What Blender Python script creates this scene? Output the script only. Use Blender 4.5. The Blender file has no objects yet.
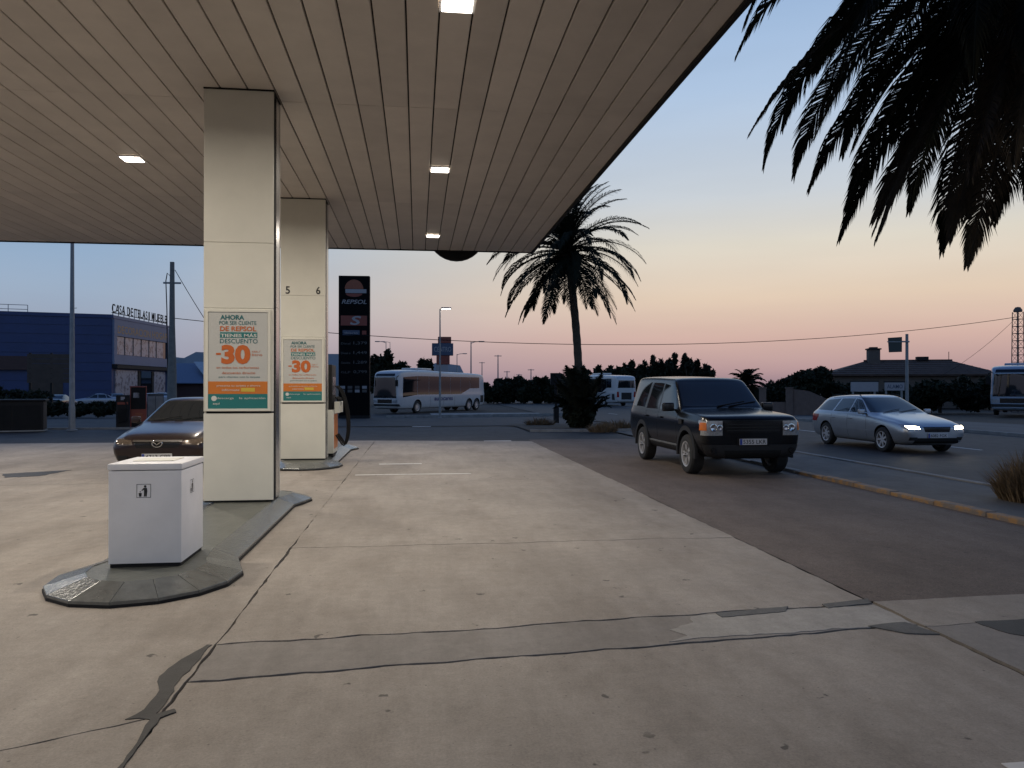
import bpy, bmesh, math, random
from mathutils import Vector, Matrix
R = math.radians
random.seed(7)
S = bpy.context.scene
COL = S.collection

# ------------------------------------------------------------------ camera
CAM_H = 1.65
FPX = 770.0
YAW = math.atan2(95, FPX)
PIT = math.atan2(3, FPX)
cd = bpy.data.cameras.new('camera')
cd.sensor_width = 36.0
cd.lens = 36.0 * FPX / 1024
cd.clip_start = 0.05
cd.clip_end = 9000
cam = bpy.data.objects.new('camera', cd)
COL.objects.link(cam)
cam.location = (0, 0, CAM_H)
cam.rotation_euler = (R(90) + PIT, 0, -YAW)
S.camera = cam

# ------------------------------------------------------------------ render
S.render.engine = 'CYCLES'
S.cycles.use_denoising = True
S.cycles.max_bounces = 6
S.cycles.diffuse_bounces = 4
S.cycles.glossy_bounces = 3
S.cycles.transmission_bounces = 2
S.cycles.sample_clamp_indirect = 6.0
S.cycles.caustics_reflective = False
S.cycles.caustics_refractive = False
S.view_settings.view_transform = 'Standard'
S.view_settings.look = 'None'
S.view_settings.exposure = 0.0
S.view_settings.gamma = 1.0
S.view_settings.use_curve_mapping = False


def lin(r, g, b):
    def f(c):
        c /= 255.0
        return c / 12.92 if c <= 0.04045 else ((c + 0.055) / 1.055) ** 2.4
    return (f(r), f(g), f(b), 1.0)


# ------------------------------------------------------------------ dusk sky
# clear sky after sunset: blue overhead, peach and mauve towards the horizon,
# warmest where the sun went down (ahead and to the right of the camera)
W = bpy.data.worlds.new('World')
S.world = W
W.use_nodes = True
nt = W.node_tree
nt.nodes.clear()
wo = nt.nodes.new('ShaderNodeOutputWorld')
bg = nt.nodes.new('ShaderNodeBackground')
bg.inputs['Strength'].default_value = 1.0
tc = nt.nodes.new('ShaderNodeTexCoord')
nrm = nt.nodes.new('ShaderNodeVectorMath'); nrm.operation = 'NORMALIZE'
nt.links.new(tc.outputs['Generated'], nrm.inputs[0])
sp = nt.nodes.new('ShaderNodeSeparateXYZ')
nt.links.new(nrm.outputs[0], sp.inputs[0])


def ramp(stops):
    n = nt.nodes.new('ShaderNodeValToRGB')
    e = n.color_ramp.elements
    while len(e) < len(stops):
        e.new(0.5)
    for i, (p, c) in enumerate(stops):
        e[i].position = p
        e[i].color = lin(*c)
    n.color_ramp.interpolation = 'LINEAR'
    nt.links.new(sp.outputs['Z'], n.inputs[0])
    return n


warm = ramp([(0.0, (148, 126, 138)), (0.022, (184, 153, 154)), (0.061, (212, 179, 168)), (0.111, (227, 205, 183)),
             (0.175, (221, 214, 200)), (0.235, (202, 209, 216)), (0.349, (176, 198, 225)), (0.46, (153, 182, 219)),
             (0.70, (78, 112, 166)), (1.0, (44, 70, 120))])
cool = ramp([(0.0, (130, 132, 152)), (0.022, (146, 148, 166)), (0.061, (156, 164, 182)), (0.111, (156, 174, 196)),
             (0.175, (144, 172, 202)), (0.235, (134, 167, 205)), (0.349, (122, 158, 206)), (0.46, (112, 149, 202)),
             (0.70, (70, 102, 156)), (1.0, (44, 70, 120))])
flat = nt.nodes.new('ShaderNodeCombineXYZ')
nt.links.new(sp.outputs['X'], flat.inputs['X'])
nt.links.new(sp.outputs['Y'], flat.inputs['Y'])
fn = nt.nodes.new('ShaderNodeVectorMath'); fn.operation = 'NORMALIZE'
nt.links.new(flat.outputs[0], fn.inputs[0])
SUN_AZ = R(42)
dt = nt.nodes.new('ShaderNodeVectorMath'); dt.operation = 'DOT_PRODUCT'
dt.inputs[1].default_value = (math.sin(SUN_AZ), math.cos(SUN_AZ), 0)
nt.links.new(fn.outputs[0], dt.inputs[0])
mr = nt.nodes.new('ShaderNodeMapRange')
mr.interpolation_type = 'SMOOTHSTEP'
mr.inputs['From Min'].default_value = 0.42
mr.inputs['From Max'].default_value = 0.96
nt.links.new(dt.outputs['Value'], mr.inputs['Value'])
mx = nt.nodes.new('ShaderNodeMix'); mx.data_type = 'RGBA'
nt.links.new(mr.outputs[0], mx.inputs['Factor'])
nt.links.new(cool.outputs[0], mx.inputs['A'])
nt.links.new(warm.outputs[0], mx.inputs['B'])
# faint streaks of high thin haze
hz_map = nt.nodes.new('ShaderNodeMapping'); hz_map.inputs['Scale'].default_value = (1.6, 1.6, 11.0)
nt.links.new(nrm.outputs[0], hz_map.inputs[0])
hz_n = nt.nodes.new('ShaderNodeTexNoise'); hz_n.inputs['Scale'].default_value = 1.7; hz_n.inputs['Detail'].default_value = 4
nt.links.new(hz_map.outputs[0], hz_n.inputs['Vector'])
hz_r = nt.nodes.new('ShaderNodeMapRange'); hz_r.inputs['From Min'].default_value = .3; hz_r.inputs['From Max'].default_value = .7
hz_r.inputs['To Min'].default_value = .965; hz_r.inputs['To Max'].default_value = 1.03
nt.links.new(hz_n.outputs['Fac'], hz_r.inputs['Value'])
hz_v = nt.nodes.new('ShaderNodeVectorMath'); hz_v.operation = 'SCALE'
nt.links.new(mx.outputs['Result'], hz_v.inputs[0]); nt.links.new(hz_r.outputs[0], hz_v.inputs['Scale'])
nt.links.new(hz_v.outputs[0], bg.inputs['Color'])
nt.links.new(bg.outputs[0], wo.inputs[0])


# ------------------------------------------------------------------ materials
def M(name, col, rough=0.6, metal=0.0, var=0.12, scale=4.0, bump=0.0, bscale=60.0, spec=0.5, coat=0.0,
      emis=0.0, detail=6.0, stretch=None, col2=None, thr=None):
    m = bpy.data.materials.new(name)
    m.use_nodes = True
    t = m.node_tree
    b = t.nodes['Principled BSDF']
    b.inputs['Roughness'].default_value = rough
    b.inputs['Metallic'].default_value = metal
    b.inputs['Specular IOR Level'].default_value = spec
    b.inputs['Coat Weight'].default_value = coat
    b.inputs['Coat Roughness'].default_value = 0.05
    c = tuple(col[:3])
    geo = t.nodes.new('ShaderNodeNewGeometry')
    vec = geo.outputs['Position']
    if stretch:
        mp = t.nodes.new('ShaderNodeMapping')
        mp.inputs['Scale'].default_value = stretch
        t.links.new(vec, mp.inputs[0])
        vec = mp.outputs[0]
    if var > 0 or col2:
        n = t.nodes.new('ShaderNodeTexNoise')
        n.inputs['Scale'].default_value = scale
        n.inputs['Detail'].default_value = detail
        n.inputs['Roughness'].default_value = 0.62
        t.links.new(vec, n.inputs['Vector'])
        r = t.nodes.new('ShaderNodeValToRGB')
        r.color_ramp.elements[0].position = 0.3 if thr is None else thr - 0.06
        r.color_ramp.elements[1].position = 0.72 if thr is None else thr + 0.06
        if col2:
            r.color_ramp.elements[0].color = (*c, 1)
            r.color_ramp.elements[1].color = (*col2[:3], 1)
        else:
            r.color_ramp.elements[0].color = (*[x * (1 - var) for x in c], 1)
            r.color_ramp.elements[1].color = (*[min(1, x * (1 + var)) for x in c], 1)
        t.links.new(n.outputs['Fac'], r.inputs[0])
        t.links.new(r.outputs[0], b.inputs['Base Color'])
    else:
        b.inputs['Base Color'].default_value = (*c, 1)
    if bump > 0:
        n2 = t.nodes.new('ShaderNodeTexNoise')
        n2.inputs['Scale'].default_value = bscale
        n2.inputs['Detail'].default_value = 5
        t.links.new(vec, n2.inputs['Vector'])
        bp = t.nodes.new('ShaderNodeBump')
        bp.inputs['Strength'].default_value = bump
        bp.inputs['Distance'].default_value = 0.01
        t.links.new(n2.outputs['Fac'], bp.inputs['Height'])
        t.links.new(bp.outputs[0], b.inputs['Normal'])
    if emis > 0:
        b.inputs['Emission Color'].default_value = (*c, 1)
        b.inputs['Emission Strength'].default_value = emis
    return m


def ground_mat(name, c0, c1, spots=0.0, grain=0.25, rough=0.75, bump=0.25, blotch=0.35, tint=(0.6, 0.55, 0.5)):
    """weathered slab or asphalt: broad blotches, stains, fine grain, scattered dark gum and oil spots"""
    m = bpy.data.materials.new(name)
    m.use_nodes = True
    t = m.node_tree
    b = t.nodes['Principled BSDF']
    b.inputs['Specular IOR Level'].default_value = 0.35
    geo = t.nodes.new('ShaderNodeNewGeometry')

    def noise(scale, detail=6, rough_=0.6, st=None):
        n = t.nodes.new('ShaderNodeTexNoise')
        n.inputs['Scale'].default_value = scale
        n.inputs['Detail'].default_value = detail
        n.inputs['Roughness'].default_value = rough_
        src = geo.outputs['Position']
        if st:
            mp = t.nodes.new('ShaderNodeMapping')
            mp.inputs['Scale'].default_value = st
            t.links.new(src, mp.inputs[0])
            src = mp.outputs[0]
        t.links.new(src, n.inputs['Vector'])
        return n.outputs['Fac']

    def rmp(src, a, bb, ca, cb):
        r = t.nodes.new('ShaderNodeValToRGB')
        r.color_ramp.elements[0].position = a
        r.color_ramp.elements[1].position = bb
        r.color_ramp.elements[0].color = (*ca, 1)
        r.color_ramp.elements[1].color = (*cb, 1)
        t.links.new(src, r.inputs[0])
        return r.outputs[0]

    def mul(a, bb, f=1.0):
        x = t.nodes.new('ShaderNodeMix'); x.data_type = 'RGBA'; x.blend_type = 'MULTIPLY'
        x.inputs['Factor'].default_value = f
        t.links.new(a, x.inputs['A']); t.links.new(bb, x.inputs['B'])
        return x.outputs['Result']
    base = rmp(noise(0.55, 8, 0.65), 0.32, 0.68, c0, c1)
    st = rmp(noise(0.9, 5, 0.7, (1, 0.35, 1)), 0.30, 0.52, tint, (1, 1, 1))
    base = mul(base, st, blotch)
    fine = rmp(noise(70, 6, 0.85), 0.30, 0.70, (1 - grain,) * 3, (1 + grain,) * 3)
    base = mul(base, fine)
    mid = rmp(noise(9, 6, 0.75), 0.3, 0.7, (0.85,) * 3, (1.09,) * 3)
    base = mul(base, mid)
    pit = rmp(noise(38, 4, 0.7), 0.28, 0.46, (0.72,) * 3, (1, 1, 1))
    base = mul(base, pit, 0.6)
    swp = rmp(noise(2.2, 6, 0.7, (1, 0.22, 1)), 0.34, 0.62, (0.80, 0.79, 0.78), (1.05, 1.05, 1.05))
    base = mul(base, swp, 0.8)
    v2 = t.nodes.new('ShaderNodeTexVoronoi'); v2.inputs['Scale'].default_value = 17
    t.links.new(geo.outputs['Position'], v2.inputs['Vector'])
    s2 = t.nodes.new('ShaderNodeSeparateColor'); t.links.new(v2.outputs['Color'], s2.inputs[0])
    p2 = t.nodes.new('ShaderNodeMath'); p2.operation = 'MULTIPLY_ADD'; p2.inputs[1].default_value = -0.42; p2.inputs[2].default_value = 0.30
    t.links.new(s2.outputs[1], p2.inputs[0])
    a2 = t.nodes.new('ShaderNodeMath'); a2.operation = 'ADD'
    t.links.new(v2.outputs['Distance'], a2.inputs[0]); t.links.new(p2.outputs[0], a2.inputs[1])
    base = mul(base, rmp(a2.outputs[0], -0.12, 0.02, (0.45,) * 3, (1, 1, 1)), 0.85 if spots > .5 else .4)
    if spots > 0:
        v = t.nodes.new('ShaderNodeTexVoronoi')
        v.inputs['Scale'].default_value = 3.4
        wrp = t.nodes.new('ShaderNodeTexNoise'); wrp.inputs['Scale'].default_value = 14
        t.links.new(geo.outputs['Position'], wrp.inputs['Vector'])
        add = t.nodes.new('ShaderNodeVectorMath'); add.operation = 'MULTIPLY_ADD'
        add.inputs[1].default_value = (0.14,) * 3
        t.links.new(wrp.outputs['Color'], add.inputs[0])
        t.links.new(geo.outputs['Position'], add.inputs[2])
        t.links.new(add.outputs[0], v.inputs['Vector'])
        sd = t.nodes.new('ShaderNodeSeparateColor')
        t.links.new(v.outputs['Color'], sd.inputs[0])
        m1 = t.nodes.new('ShaderNodeMath'); m1.operation = 'MULTIPLY'; m1.inputs[1].default_value = 0.10
        t.links.new(sd.outputs[0], m1.inputs[0])
        m2 = t.nodes.new('ShaderNodeMath'); m2.operation = 'SUBTRACT'
        t.links.new(v.outputs['Distance'], m2.inputs[0]); t.links.new(m1.outputs[0], m2.inputs[1])
        sp_ = rmp(m2.outputs[0], 0.0, 0.035, (1 - spots,) * 3, (1, 1, 1))
        gate = rmp(noise(0.8, 3), 0.40, 0.47, (0, 0, 0), (1, 1, 1))
        x = t.nodes.new('ShaderNodeMix'); x.data_type = 'RGBA'; x.blend_type = 'MULTIPLY'
        t.links.new(gate, x.inputs['Factor']); t.links.new(base, x.inputs['A']); t.links.new(sp_, x.inputs['B'])
        base = x.outputs['Result']
    t.links.new(base, b.inputs['Base Color'])
    rr = t.nodes.new('ShaderNodeMapRange')
    rr.inputs['To Min'].default_value = rough - 0.12
    rr.inputs['To Max'].default_value = rough + 0.12
    t.links.new(noise(3, 4), rr.inputs['Value'])
    t.links.new(rr.outputs[0], b.inputs['Roughness'])
    bp = t.nodes.new('ShaderNodeBump')
    bp.inputs['Strength'].default_value = bump
    bp.inputs['Distance'].default_value = 0.006
    t.links.new(noise(120, 4, 0.8), bp.inputs['Height'])
    t.links.new(bp.outputs[0], b.inputs['Normal'])
    return m


# ------------------------------------------------------------------ geometry helpers
def gz(y):
    """the forecourt is level; the land beyond falls away gently"""
    u = min(1.0, max(0.0, (y - 26) / 36))
    return -0.4 * u * u * (3 - 2 * u)


def ray(px, py):
    a = (px - 512) / FPX; b = (384 - py) / FPX
    fy = math.cos(PIT) - b * math.sin(PIT); fz = math.sin(PIT) + b * math.cos(PIT)
    return (fy * math.sin(YAW) + a * math.cos(YAW), fy * math.cos(YAW) - a * math.sin(YAW), fz)


def P(px, py, depth):
    """direction of a pixel, at a given distance along the view"""
    r = ray(px, py)
    return Vector((r[0] * depth, r[1] * depth, CAM_H + r[2] * depth))


def G(px, py, z=0.0):
    r = ray(px, py)
    t = (z - CAM_H) / r[2]
    return Vector((r[0] * t, r[1] * t, z))


def base_at(px, depth):
    p = P(px, 387, depth)
    return Vector((p.x, p.y, gz(p.y)))


class MB:
    """collects boxes, prisms, tubes and lathes; build() links them as one mesh object"""
    def __init__(s):
        s.v = []; s.f = []; s.mi = []; s.cur = 0

    def add(s, vs, fs):
        o = len(s.v)
        s.v += [tuple(p) for p in vs]
        s.f += [tuple(i + o for i in f) for f in fs]
        s.mi += [s.cur] * len(fs)
        return s

    def box(s, x0, x1, y0, y1, z0, z1):
        return s.add([(x0, y0, z0), (x1, y0, z0), (x1, y1, z0), (x0, y1, z0), (x0, y0, z1), (x1, y0, z1), (x1, y1, z1), (x0, y1, z1)],
                     [(0, 3, 2, 1), (4, 5, 6, 7), (0, 1, 5, 4), (1, 2, 6, 5), (2, 3, 7, 6), (3, 0, 4, 7)])

    def cbox(s, c, sx, sy, sz, mtx=None):
        x, y, z = c
        n = len(s.v)
        s.box(-sx / 2, sx / 2, -sy / 2, sy / 2, -sz / 2, sz / 2)
        mm = Matrix.Translation(c) @ (mtx.to_4x4() if mtx else Matrix())
        for i in range(n, len(s.v)):
            s.v[i] = tuple(mm @ Vector(s.v[i]))
        return s

    def prism(s, pts, d):
        """polygon pts (3d) extruded by vector d"""
        n = len(pts)
        d = Vector(d)
        vs = [Vector(p) for p in pts] + [Vector(p) + d for p in pts]
        fs = [tuple(range(n - 1, -1, -1)), tuple(range(n, 2 * n))]
        fs += [(i, (i + 1) % n, n + (i + 1) % n, n + i) for i in range(n)]
        return s.add(vs, fs)

    def tube(s, pts, rad, n=8, cap=True):
        pts = [Vector(p) for p in pts]
        if not isinstance(rad, (list, tuple)):
            rad = [rad] * len(pts)
        rings = []
        up = None
        for i, p in enumerate(pts):
            d = (pts[min(i + 1, len(pts) - 1)] - pts[max(i - 1, 0)]).normalized()
            if up is None:
                up = Vector((0, 0, 1)) if abs(d.z) < 0.9 else Vector((1, 0, 0))
            a = d.cross(up).normalized(); b = a.cross(d).normalized(); up = b
            rings.append([p + (a * math.cos(2 * math.pi * k / n) + b * math.sin(2 * math.pi * k / n)) * rad[i] for k in range(n)])
        vs = [q for r in rings for q in r]
        fs = []
        for i in range(len(pts) - 1):
            for k in range(n):
                fs.append((i * n + k, i * n + (k + 1) % n, (i + 1) * n + (k + 1) % n, (i + 1) * n + k))
        if cap:
            fs.append(tuple(range(n - 1, -1, -1)))
            fs.append(tuple((len(pts) - 1) * n + k for k in range(n)))
        return s.add(vs, fs)

    def lathe(s, prof, n=24, axis='z', c=(0, 0, 0)):
        """prof: list of (r, h) ; revolved round the axis through c"""
        vs = []
        for r, h in prof:
            for k in range(n):
                a = 2 * math.pi * k / n
                p = (r * math.cos(a), r * math.sin(a), h)
                if axis == 'y':
                    p = (p[0], p[2], p[1])
                elif axis == 'x':
                    p = (p[2], p[0], p[1])
                vs.append((p[0] + c[0], p[1] + c[1], p[2] + c[2]))
        fs = []
        for i in range(len(prof) - 1):
            for k in range(n):
                q = (i * n + k, i * n + (k + 1) % n, (i + 1) * n + (k + 1) % n, (i + 1) * n + k)
                fs.append(q if axis != 'y' else q[::-1])
        return s.add(vs, fs)

    def disc(s, c, r, axis='y', n=24, d=0.01):
        pts = []
        for k in range(n):
            a = 2 * math.pi * k / n
            u, w = r * math.cos(a), r * math.sin(a)
            pts.append({'y': (c[0] + u, c[1], c[2] + w), 'x': (c[0], c[1] + u, c[2] + w), 'z': (c[0] + u, c[1] + w, c[2])}[axis])
        e = {'y': (0, d, 0), 'x': (d, 0, 0), 'z': (0, 0, d)}[axis]
        return s.prism(pts, e)

    def mesh(s, name):
        me = bpy.data.meshes.new(name)
        me.from_pydata(s.v, [], s.f)
        me.update()
        return me

    def build(s, name, mat, parent=None, smooth=False, bevel=0.0, seg=2, loc=None, fixn=True):
        me = s.mesh(name)
        mats = mat if isinstance(mat, (list, tuple)) else [mat]
        for m_ in mats:
            me.materials.append(m_)
        if len(mats) > 1:
            me.polygons.foreach_set('material_index', s.mi)
        if fixn:
            bm = bmesh.new(); bm.from_mesh(me)
            bmesh.ops.recalc_face_normals(bm, faces=bm.faces)
            if bevel > 0:
                bmesh.ops.bevel(bm, geom=bm.edges[:], offset=bevel, segments=seg, affect='EDGES', profile=0.6, clamp_overlap=True)
            bm.to_mesh(me); bm.free()
        if smooth:
            me.polygons.foreach_set('use_smooth', [True] * len(me.polygons))
            if smooth != 'all':
                me.set_sharp_from_angle(angle=R(40))
        return obj(name, me, parent, loc)


def obj(name, me, parent=None, loc=None):
    o = bpy.data.objects.new(name, me)
    COL.objects.link(o)
    o.parent = parent
    if loc is not None:
        o.location = loc
    return o


def tag(o, label=None, cat=None, group=None, kind=None):
    if label: o['label'] = label
    if cat: o['category'] = cat
    if group: o['group'] = group
    if kind: o['kind'] = kind
    return o


def empty(name, loc=(0, 0, 0), rz=0.0):
    o = bpy.data.objects.new(name, None)
    o.empty_display_size = 0.1
    COL.objects.link(o)
    o.location = loc
    o.rotation_euler = (0, 0, rz)
    return o


def copy_tree(o, parent=None):
    c = o.copy(); COL.objects.link(c); c.parent = parent
    for ch in list(o.children):
        copy_tree(ch, c)
    return c


TXT = {}


def text_geo(s, bold=0.0):
    k = (s, bold)
    if k not in TXT:
        cu = bpy.data.curves.new('t', 'FONT')
        cu.body = s; cu.offset = bold; cu.resolution_u = 3
        o = bpy.data.objects.new('t', cu)
        COL.objects.link(o)
        dg = bpy.context.evaluated_depsgraph_get()
        me = bpy.data.meshes.new_from_object(o.evaluated_get(dg))
        TXT[k] = ([tuple(v.co) for v in me.vertices], [tuple(p.vertices) for p in me.polygons])
        bpy.data.objects.remove(o); bpy.data.meshes.remove(me); bpy.data.curves.remove(cu)
    return TXT[k]


def text(mb, s, x0, x1, z0, z1, fn, bold=0.0, skew=0.0):
    """flat lettering fitted to a rectangle; fn maps (x, z) to a 3d point"""
    v, f = text_geo(s, bold)
    xs = [p[0] for p in v]; ys = [p[1] for p in v]
    a, b, c, d = min(xs), max(xs), min(ys), max(ys)
    out = [fn(x0 + (p[0] - a) / (b - a) * (x1 - x0) + skew * (p[1] - c), z0 + (p[1] - c) / (d - c) * (z1 - z0)) for p in v]
    mb.add(out, f)


# ------------------------------------------------------------------ palette
m_conc = ground_mat('concrete slab', (0.240, 0.212, 0.182), (0.332, 0.298, 0.262), spots=0.66, grain=0.27, rough=0.68, bump=0.3, blotch=0.55, tint=(0.66, 0.62, 0.58))
m_conc2 = ground_mat('pale cement repair', (0.27, 0.255, 0.235), (0.36, 0.345, 0.32), grain=0.12, bump=0.2, tint=(0.75, 0.74, 0.72))
m_conc3 = ground_mat('grey old slab', (0.195, 0.178, 0.162), (0.26, 0.24, 0.22), spots=0.3, grain=0.12, bump=0.2)
m_joint = ground_mat('tar joint filler', (0.035, 0.033, 0.032), (0.06, 0.056, 0.052), grain=0.2, bump=0.3)
m_tar = ground_mat('tar patch', (0.028, 0.027, 0.026), (0.05, 0.048, 0.046), grain=0.2, rough=0.6, bump=0.3)
m_asph = ground_mat('brown worn asphalt', (0.112, 0.090, 0.077), (0.160, 0.130, 0.112), spots=0.3, grain=0.6, rough=0.8, bump=0.5)
m_asph2 = ground_mat('dark asphalt', (0.034, 0.034, 0.036), (0.058, 0.058, 0.060), grain=0.4, rough=0.75, bump=0.4)
m_road = ground_mat('road asphalt', (0.026, 0.026, 0.028), (0.042, 0.042, 0.044), grain=0.35, rough=0.7, bump=0.35)
m_walk = ground_mat('grey pavement', (0.085, 0.085, 0.083), (0.13, 0.13, 0.127), grain=0.25, rough=0.75, bump=0.3)
m_dirt = ground_mat('dry earth', (0.06, 0.048, 0.036), (0.11, 0.088, 0.066), grain=0.4, rough=0.9, bump=0.6)
m_white_line = M('worn white road paint', (0.55, 0.54, 0.52), 0.7, var=0.0, col2=(0.22, 0.205, 0.19), scale=9, thr=0.62)
m_kerb_y = M('worn orange yellow kerb paint', (0.30, 0.175, 0.075), 0.75, col2=(0.17, 0.14, 0.12), scale=6, thr=0.50, bump=0.3)
m_kerb_g = M('grey kerb stone', (0.24, 0.235, 0.22), 0.8, var=0.25, scale=3, bump=0.3)
m_plank = M('beige metal ceiling plank', (0.67, 0.61, 0.555), 0.42, var=0.08, scale=1.5, spec=0.4)
m_dark = M('near black metal', (0.010, 0.010, 0.011), 0.6, var=0.2, spec=.25)
m_clad = M('cream enamel cladding', (0.67, 0.655, 0.575), 0.40, var=0.05, scale=1.7, spec=0.5)
m_steel = M('brushed steel', (0.55, 0.55, 0.55), 0.25, 1.0, var=0.1, stretch=(30, 30, 1))
m_white = M('white painted metal', (0.74, 0.74, 0.76), 0.42, var=0.06, scale=2.5)
m_black = M('black rubber', (0.010, 0.010, 0.010), 0.7, var=0.2, spec=.2)
m_galv = M('galvanised grey post', (0.22, 0.23, 0.235), 0.55, 0.3, var=0.15)

# every ceiling plank has aged a little differently
_t = m_plank.node_tree
_b = _t.nodes['Principled BSDF']
_src = _b.inputs['Base Color'].links[0].from_socket
_oi = _t.nodes.new('ShaderNodeObjectInfo')
plank_shade = _t.nodes.new('ShaderNodeMapRange')
plank_shade.inputs['To Min'].default_value = 0.90
plank_shade.inputs['To Max'].default_value = 1.05
_t.links.new(_oi.outputs['Random'], plank_shade.inputs['Value'])
_vm = _t.nodes.new('ShaderNodeVectorMath'); _vm.operation = 'SCALE'
_t.links.new(_src, _vm.inputs[0]); _t.links.new(plank_shade.outputs[0], _vm.inputs['Scale'])
_t.links.new(_vm.outputs[0], _b.inputs['Base Color'])


# ================================================================== THE GROUND
def sheet(name, x0, x1, y0, y1, dz, mat, ny=None, parent=None, skew=None):
    n = ny or max(1, min(60, int((y1 - y0) / 2)))
    mb = MB()
    vs = []
    for i in range(n + 1):
        y = y0 + (y1 - y0) * i / n
        a, b = (x0, x1) if not skew else skew(y)
        vs += [(a, y, gz(y) + dz), (b, y, gz(y) + dz)]
    mb.add(vs, [(2 * i, 2 * i + 1, 2 * i + 3, 2 * i + 2) for i in range(n)])
    return mb.build(name, mat, parent)


mb = MB()
ys = [-120, -20, 20] + [26 + 2 * i for i in range(20)] + [120, 300, 900, 3500]
xs = [-3500, -400, -60, 60, 400, 3500]
mb.add([(x, y, gz(y) - 0.09) for y in ys for x in xs],
       [(j * 6 + i, j * 6 + i + 1, (j + 1) * 6 + i + 1, (j + 1) * 6 + i) for j in range(len(ys) - 1) for i in range(5)])
tag(mb.build('ground', m_dirt), kind='structure')
tag(sheet('forecourt_asphalt', -34, 7.2, -14, 33, -0.030, m_asph2), kind='structure')
tag(sheet('parking_strip', 3.475, 7.19, 5.57, 24.0, -0.006, m_asph, ny=4), kind='structure')
tag(sheet('side_road', -160, 9.5, 35.5, 62, -0.070, m_asph2), kind='structure')
tag(sheet('main_road', 9.7, 20.5, -40, 330, -0.050, m_road), kind='structure')
tag(sheet('roadside_pavement', 7.36, 9.69, -14, 33.0, -0.016, m_walk), kind='structure')
tag(sheet('far_pavement', 20.51, 27.5, -40, 200, -0.030, m_walk), kind='structure')


def jag(p, q, seed, amp=0.012, step=0.09):
    rnd = random.Random(seed)
    p = Vector((p[0], p[1], 0)); q = Vector((q[0], q[1], 0))
    n = max(2, int((q - p).length / step))
    d = (q - p).normalized(); nn = Vector((-d.y, d.x, 0))
    out = []; o = 0
    for i in range(n + 1):
        o = o * 0.75 + rnd.uniform(-amp, amp)
        out.append(p + (q - p) * i / n + nn * (o if 0 < i < n else 0))
    return out


RJ = random.Random(91)


def poly_slab(name, loops, mat, parent, top=0.0, depth=0.05, shrink=0.0):
    pts = []
    for lp in loops:
        for p in lp:
            if not pts or (pts[-1] - p).length > 0.004:
                pts.append(p.copy())
    if (pts[0] - pts[-1]).length < 0.004:
        pts.pop()
    c = sum(pts, Vector()) / len(pts)
    if shrink:
        n = len(pts); q = []
        area = sum(pts[i].x * pts[(i + 1) % n].y - pts[(i + 1) % n].x * pts[i].y for i in range(n))
        sg = 1 if area > 0 else -1
        for i in range(n):
            d = (pts[(i + 1) % n] - pts[i - 1]).normalized()
            q.append(pts[i] + Vector((-d.y, d.x, 0)) * shrink * sg * RJ.uniform(.5, 1.6))
        pts = q
    mb_ = MB().prism([(p.x, p.y, top - depth) for p in pts], (0, 0, depth))
    return mb_.build(name, mat, parent)


# concrete apron under the canopy: slabs laid with open tarred joints
apron = tag(sheet('concrete_apron', -24, 3.47, -10, 24.2, -0.018, m_joint, ny=1), kind='structure')
XL, XR = -1.28, 3.46
j_left = {}
E_ = {}


def edge(k, p, q, amp=0.012, seed=None):
    E_[k] = jag(p, q, seed or hash(k) % 9973, amp)
    return E_[k]


def rev(l):
    return l[::-1]


SEED = [0]


def E2(p, q, amp):
    SEED[0] += 1
    return jag(p, q, 100 + SEED[0], amp)


# transverse edges of the middle bay
t0 = E2((XL, -10), (XR, -10), 0)
t1 = E2((XL, 4.50), (XR, 4.96), 0.016)
t2 = E2((XL, 5.13), (XR, 5.51), 0.016)
t3 = E2((XL, 8.10), (XR, 8.12), 0.022)
t4 = E2((XL, 13.6), (XR, 13.6), 0.004)
t5 = E2((XL, 19.0), (XR, 19.0), 0.004)
t6 = E2((XL, 24.1), (XR, 23.2), 0.004)
ts = [t0, t1, t2, t3, t4, t5, t6]
for i in range(6):
    a, b = ts[i], ts[i + 1]
    r_ = E2(tuple(a[-1])[:2], tuple(b[-1])[:2], 0.006)
    l_ = E2(tuple(a[0])[:2], tuple(b[0])[:2], 0.008)
    gap = 0.014 if i < 2 else 0.010 if i == 2 else 0.004
    poly_slab('slab', [a, r_, rev(b), rev(l_)], m_conc if i != 1 else m_conc3, apron, shrink=gap)
# left bays
lx = [XL, -7.2, -13.0, -24.0]
ly = [-10, 3.95, 13.9, 19.2, 24.1]
for i in range(3):
    for k in range(4):
        def cut(yv, x):
            return yv + (-0.49 if (yv == 3.95 and x < -3) else 0.0)
        def tr_edge(k):
            if ly[k] == 3.95 and i == 0:
                return jag((-7.2, 3.46), (-1.9, 3.75), 501, .014) + jag((-1.9, 3.75), (XL, 4.05), 502, .010)[1:]
            return E2((lx[i + 1], cut(ly[k], lx[i + 1])), (lx[i], cut(ly[k], lx[i])), 0.005)
        a = tr_edge(k)
        b = tr_edge(k + 1)
        SEEDK = SEED[0]
        poly_slab('slab', [a, E2(tuple(a[-1])[:2], tuple(b[-1])[:2], 0.006), rev(b), E2(tuple(b[0])[:2], tuple(a[0])[:2], 0.004)], m_conc, apron, shrink=0.006)

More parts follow.
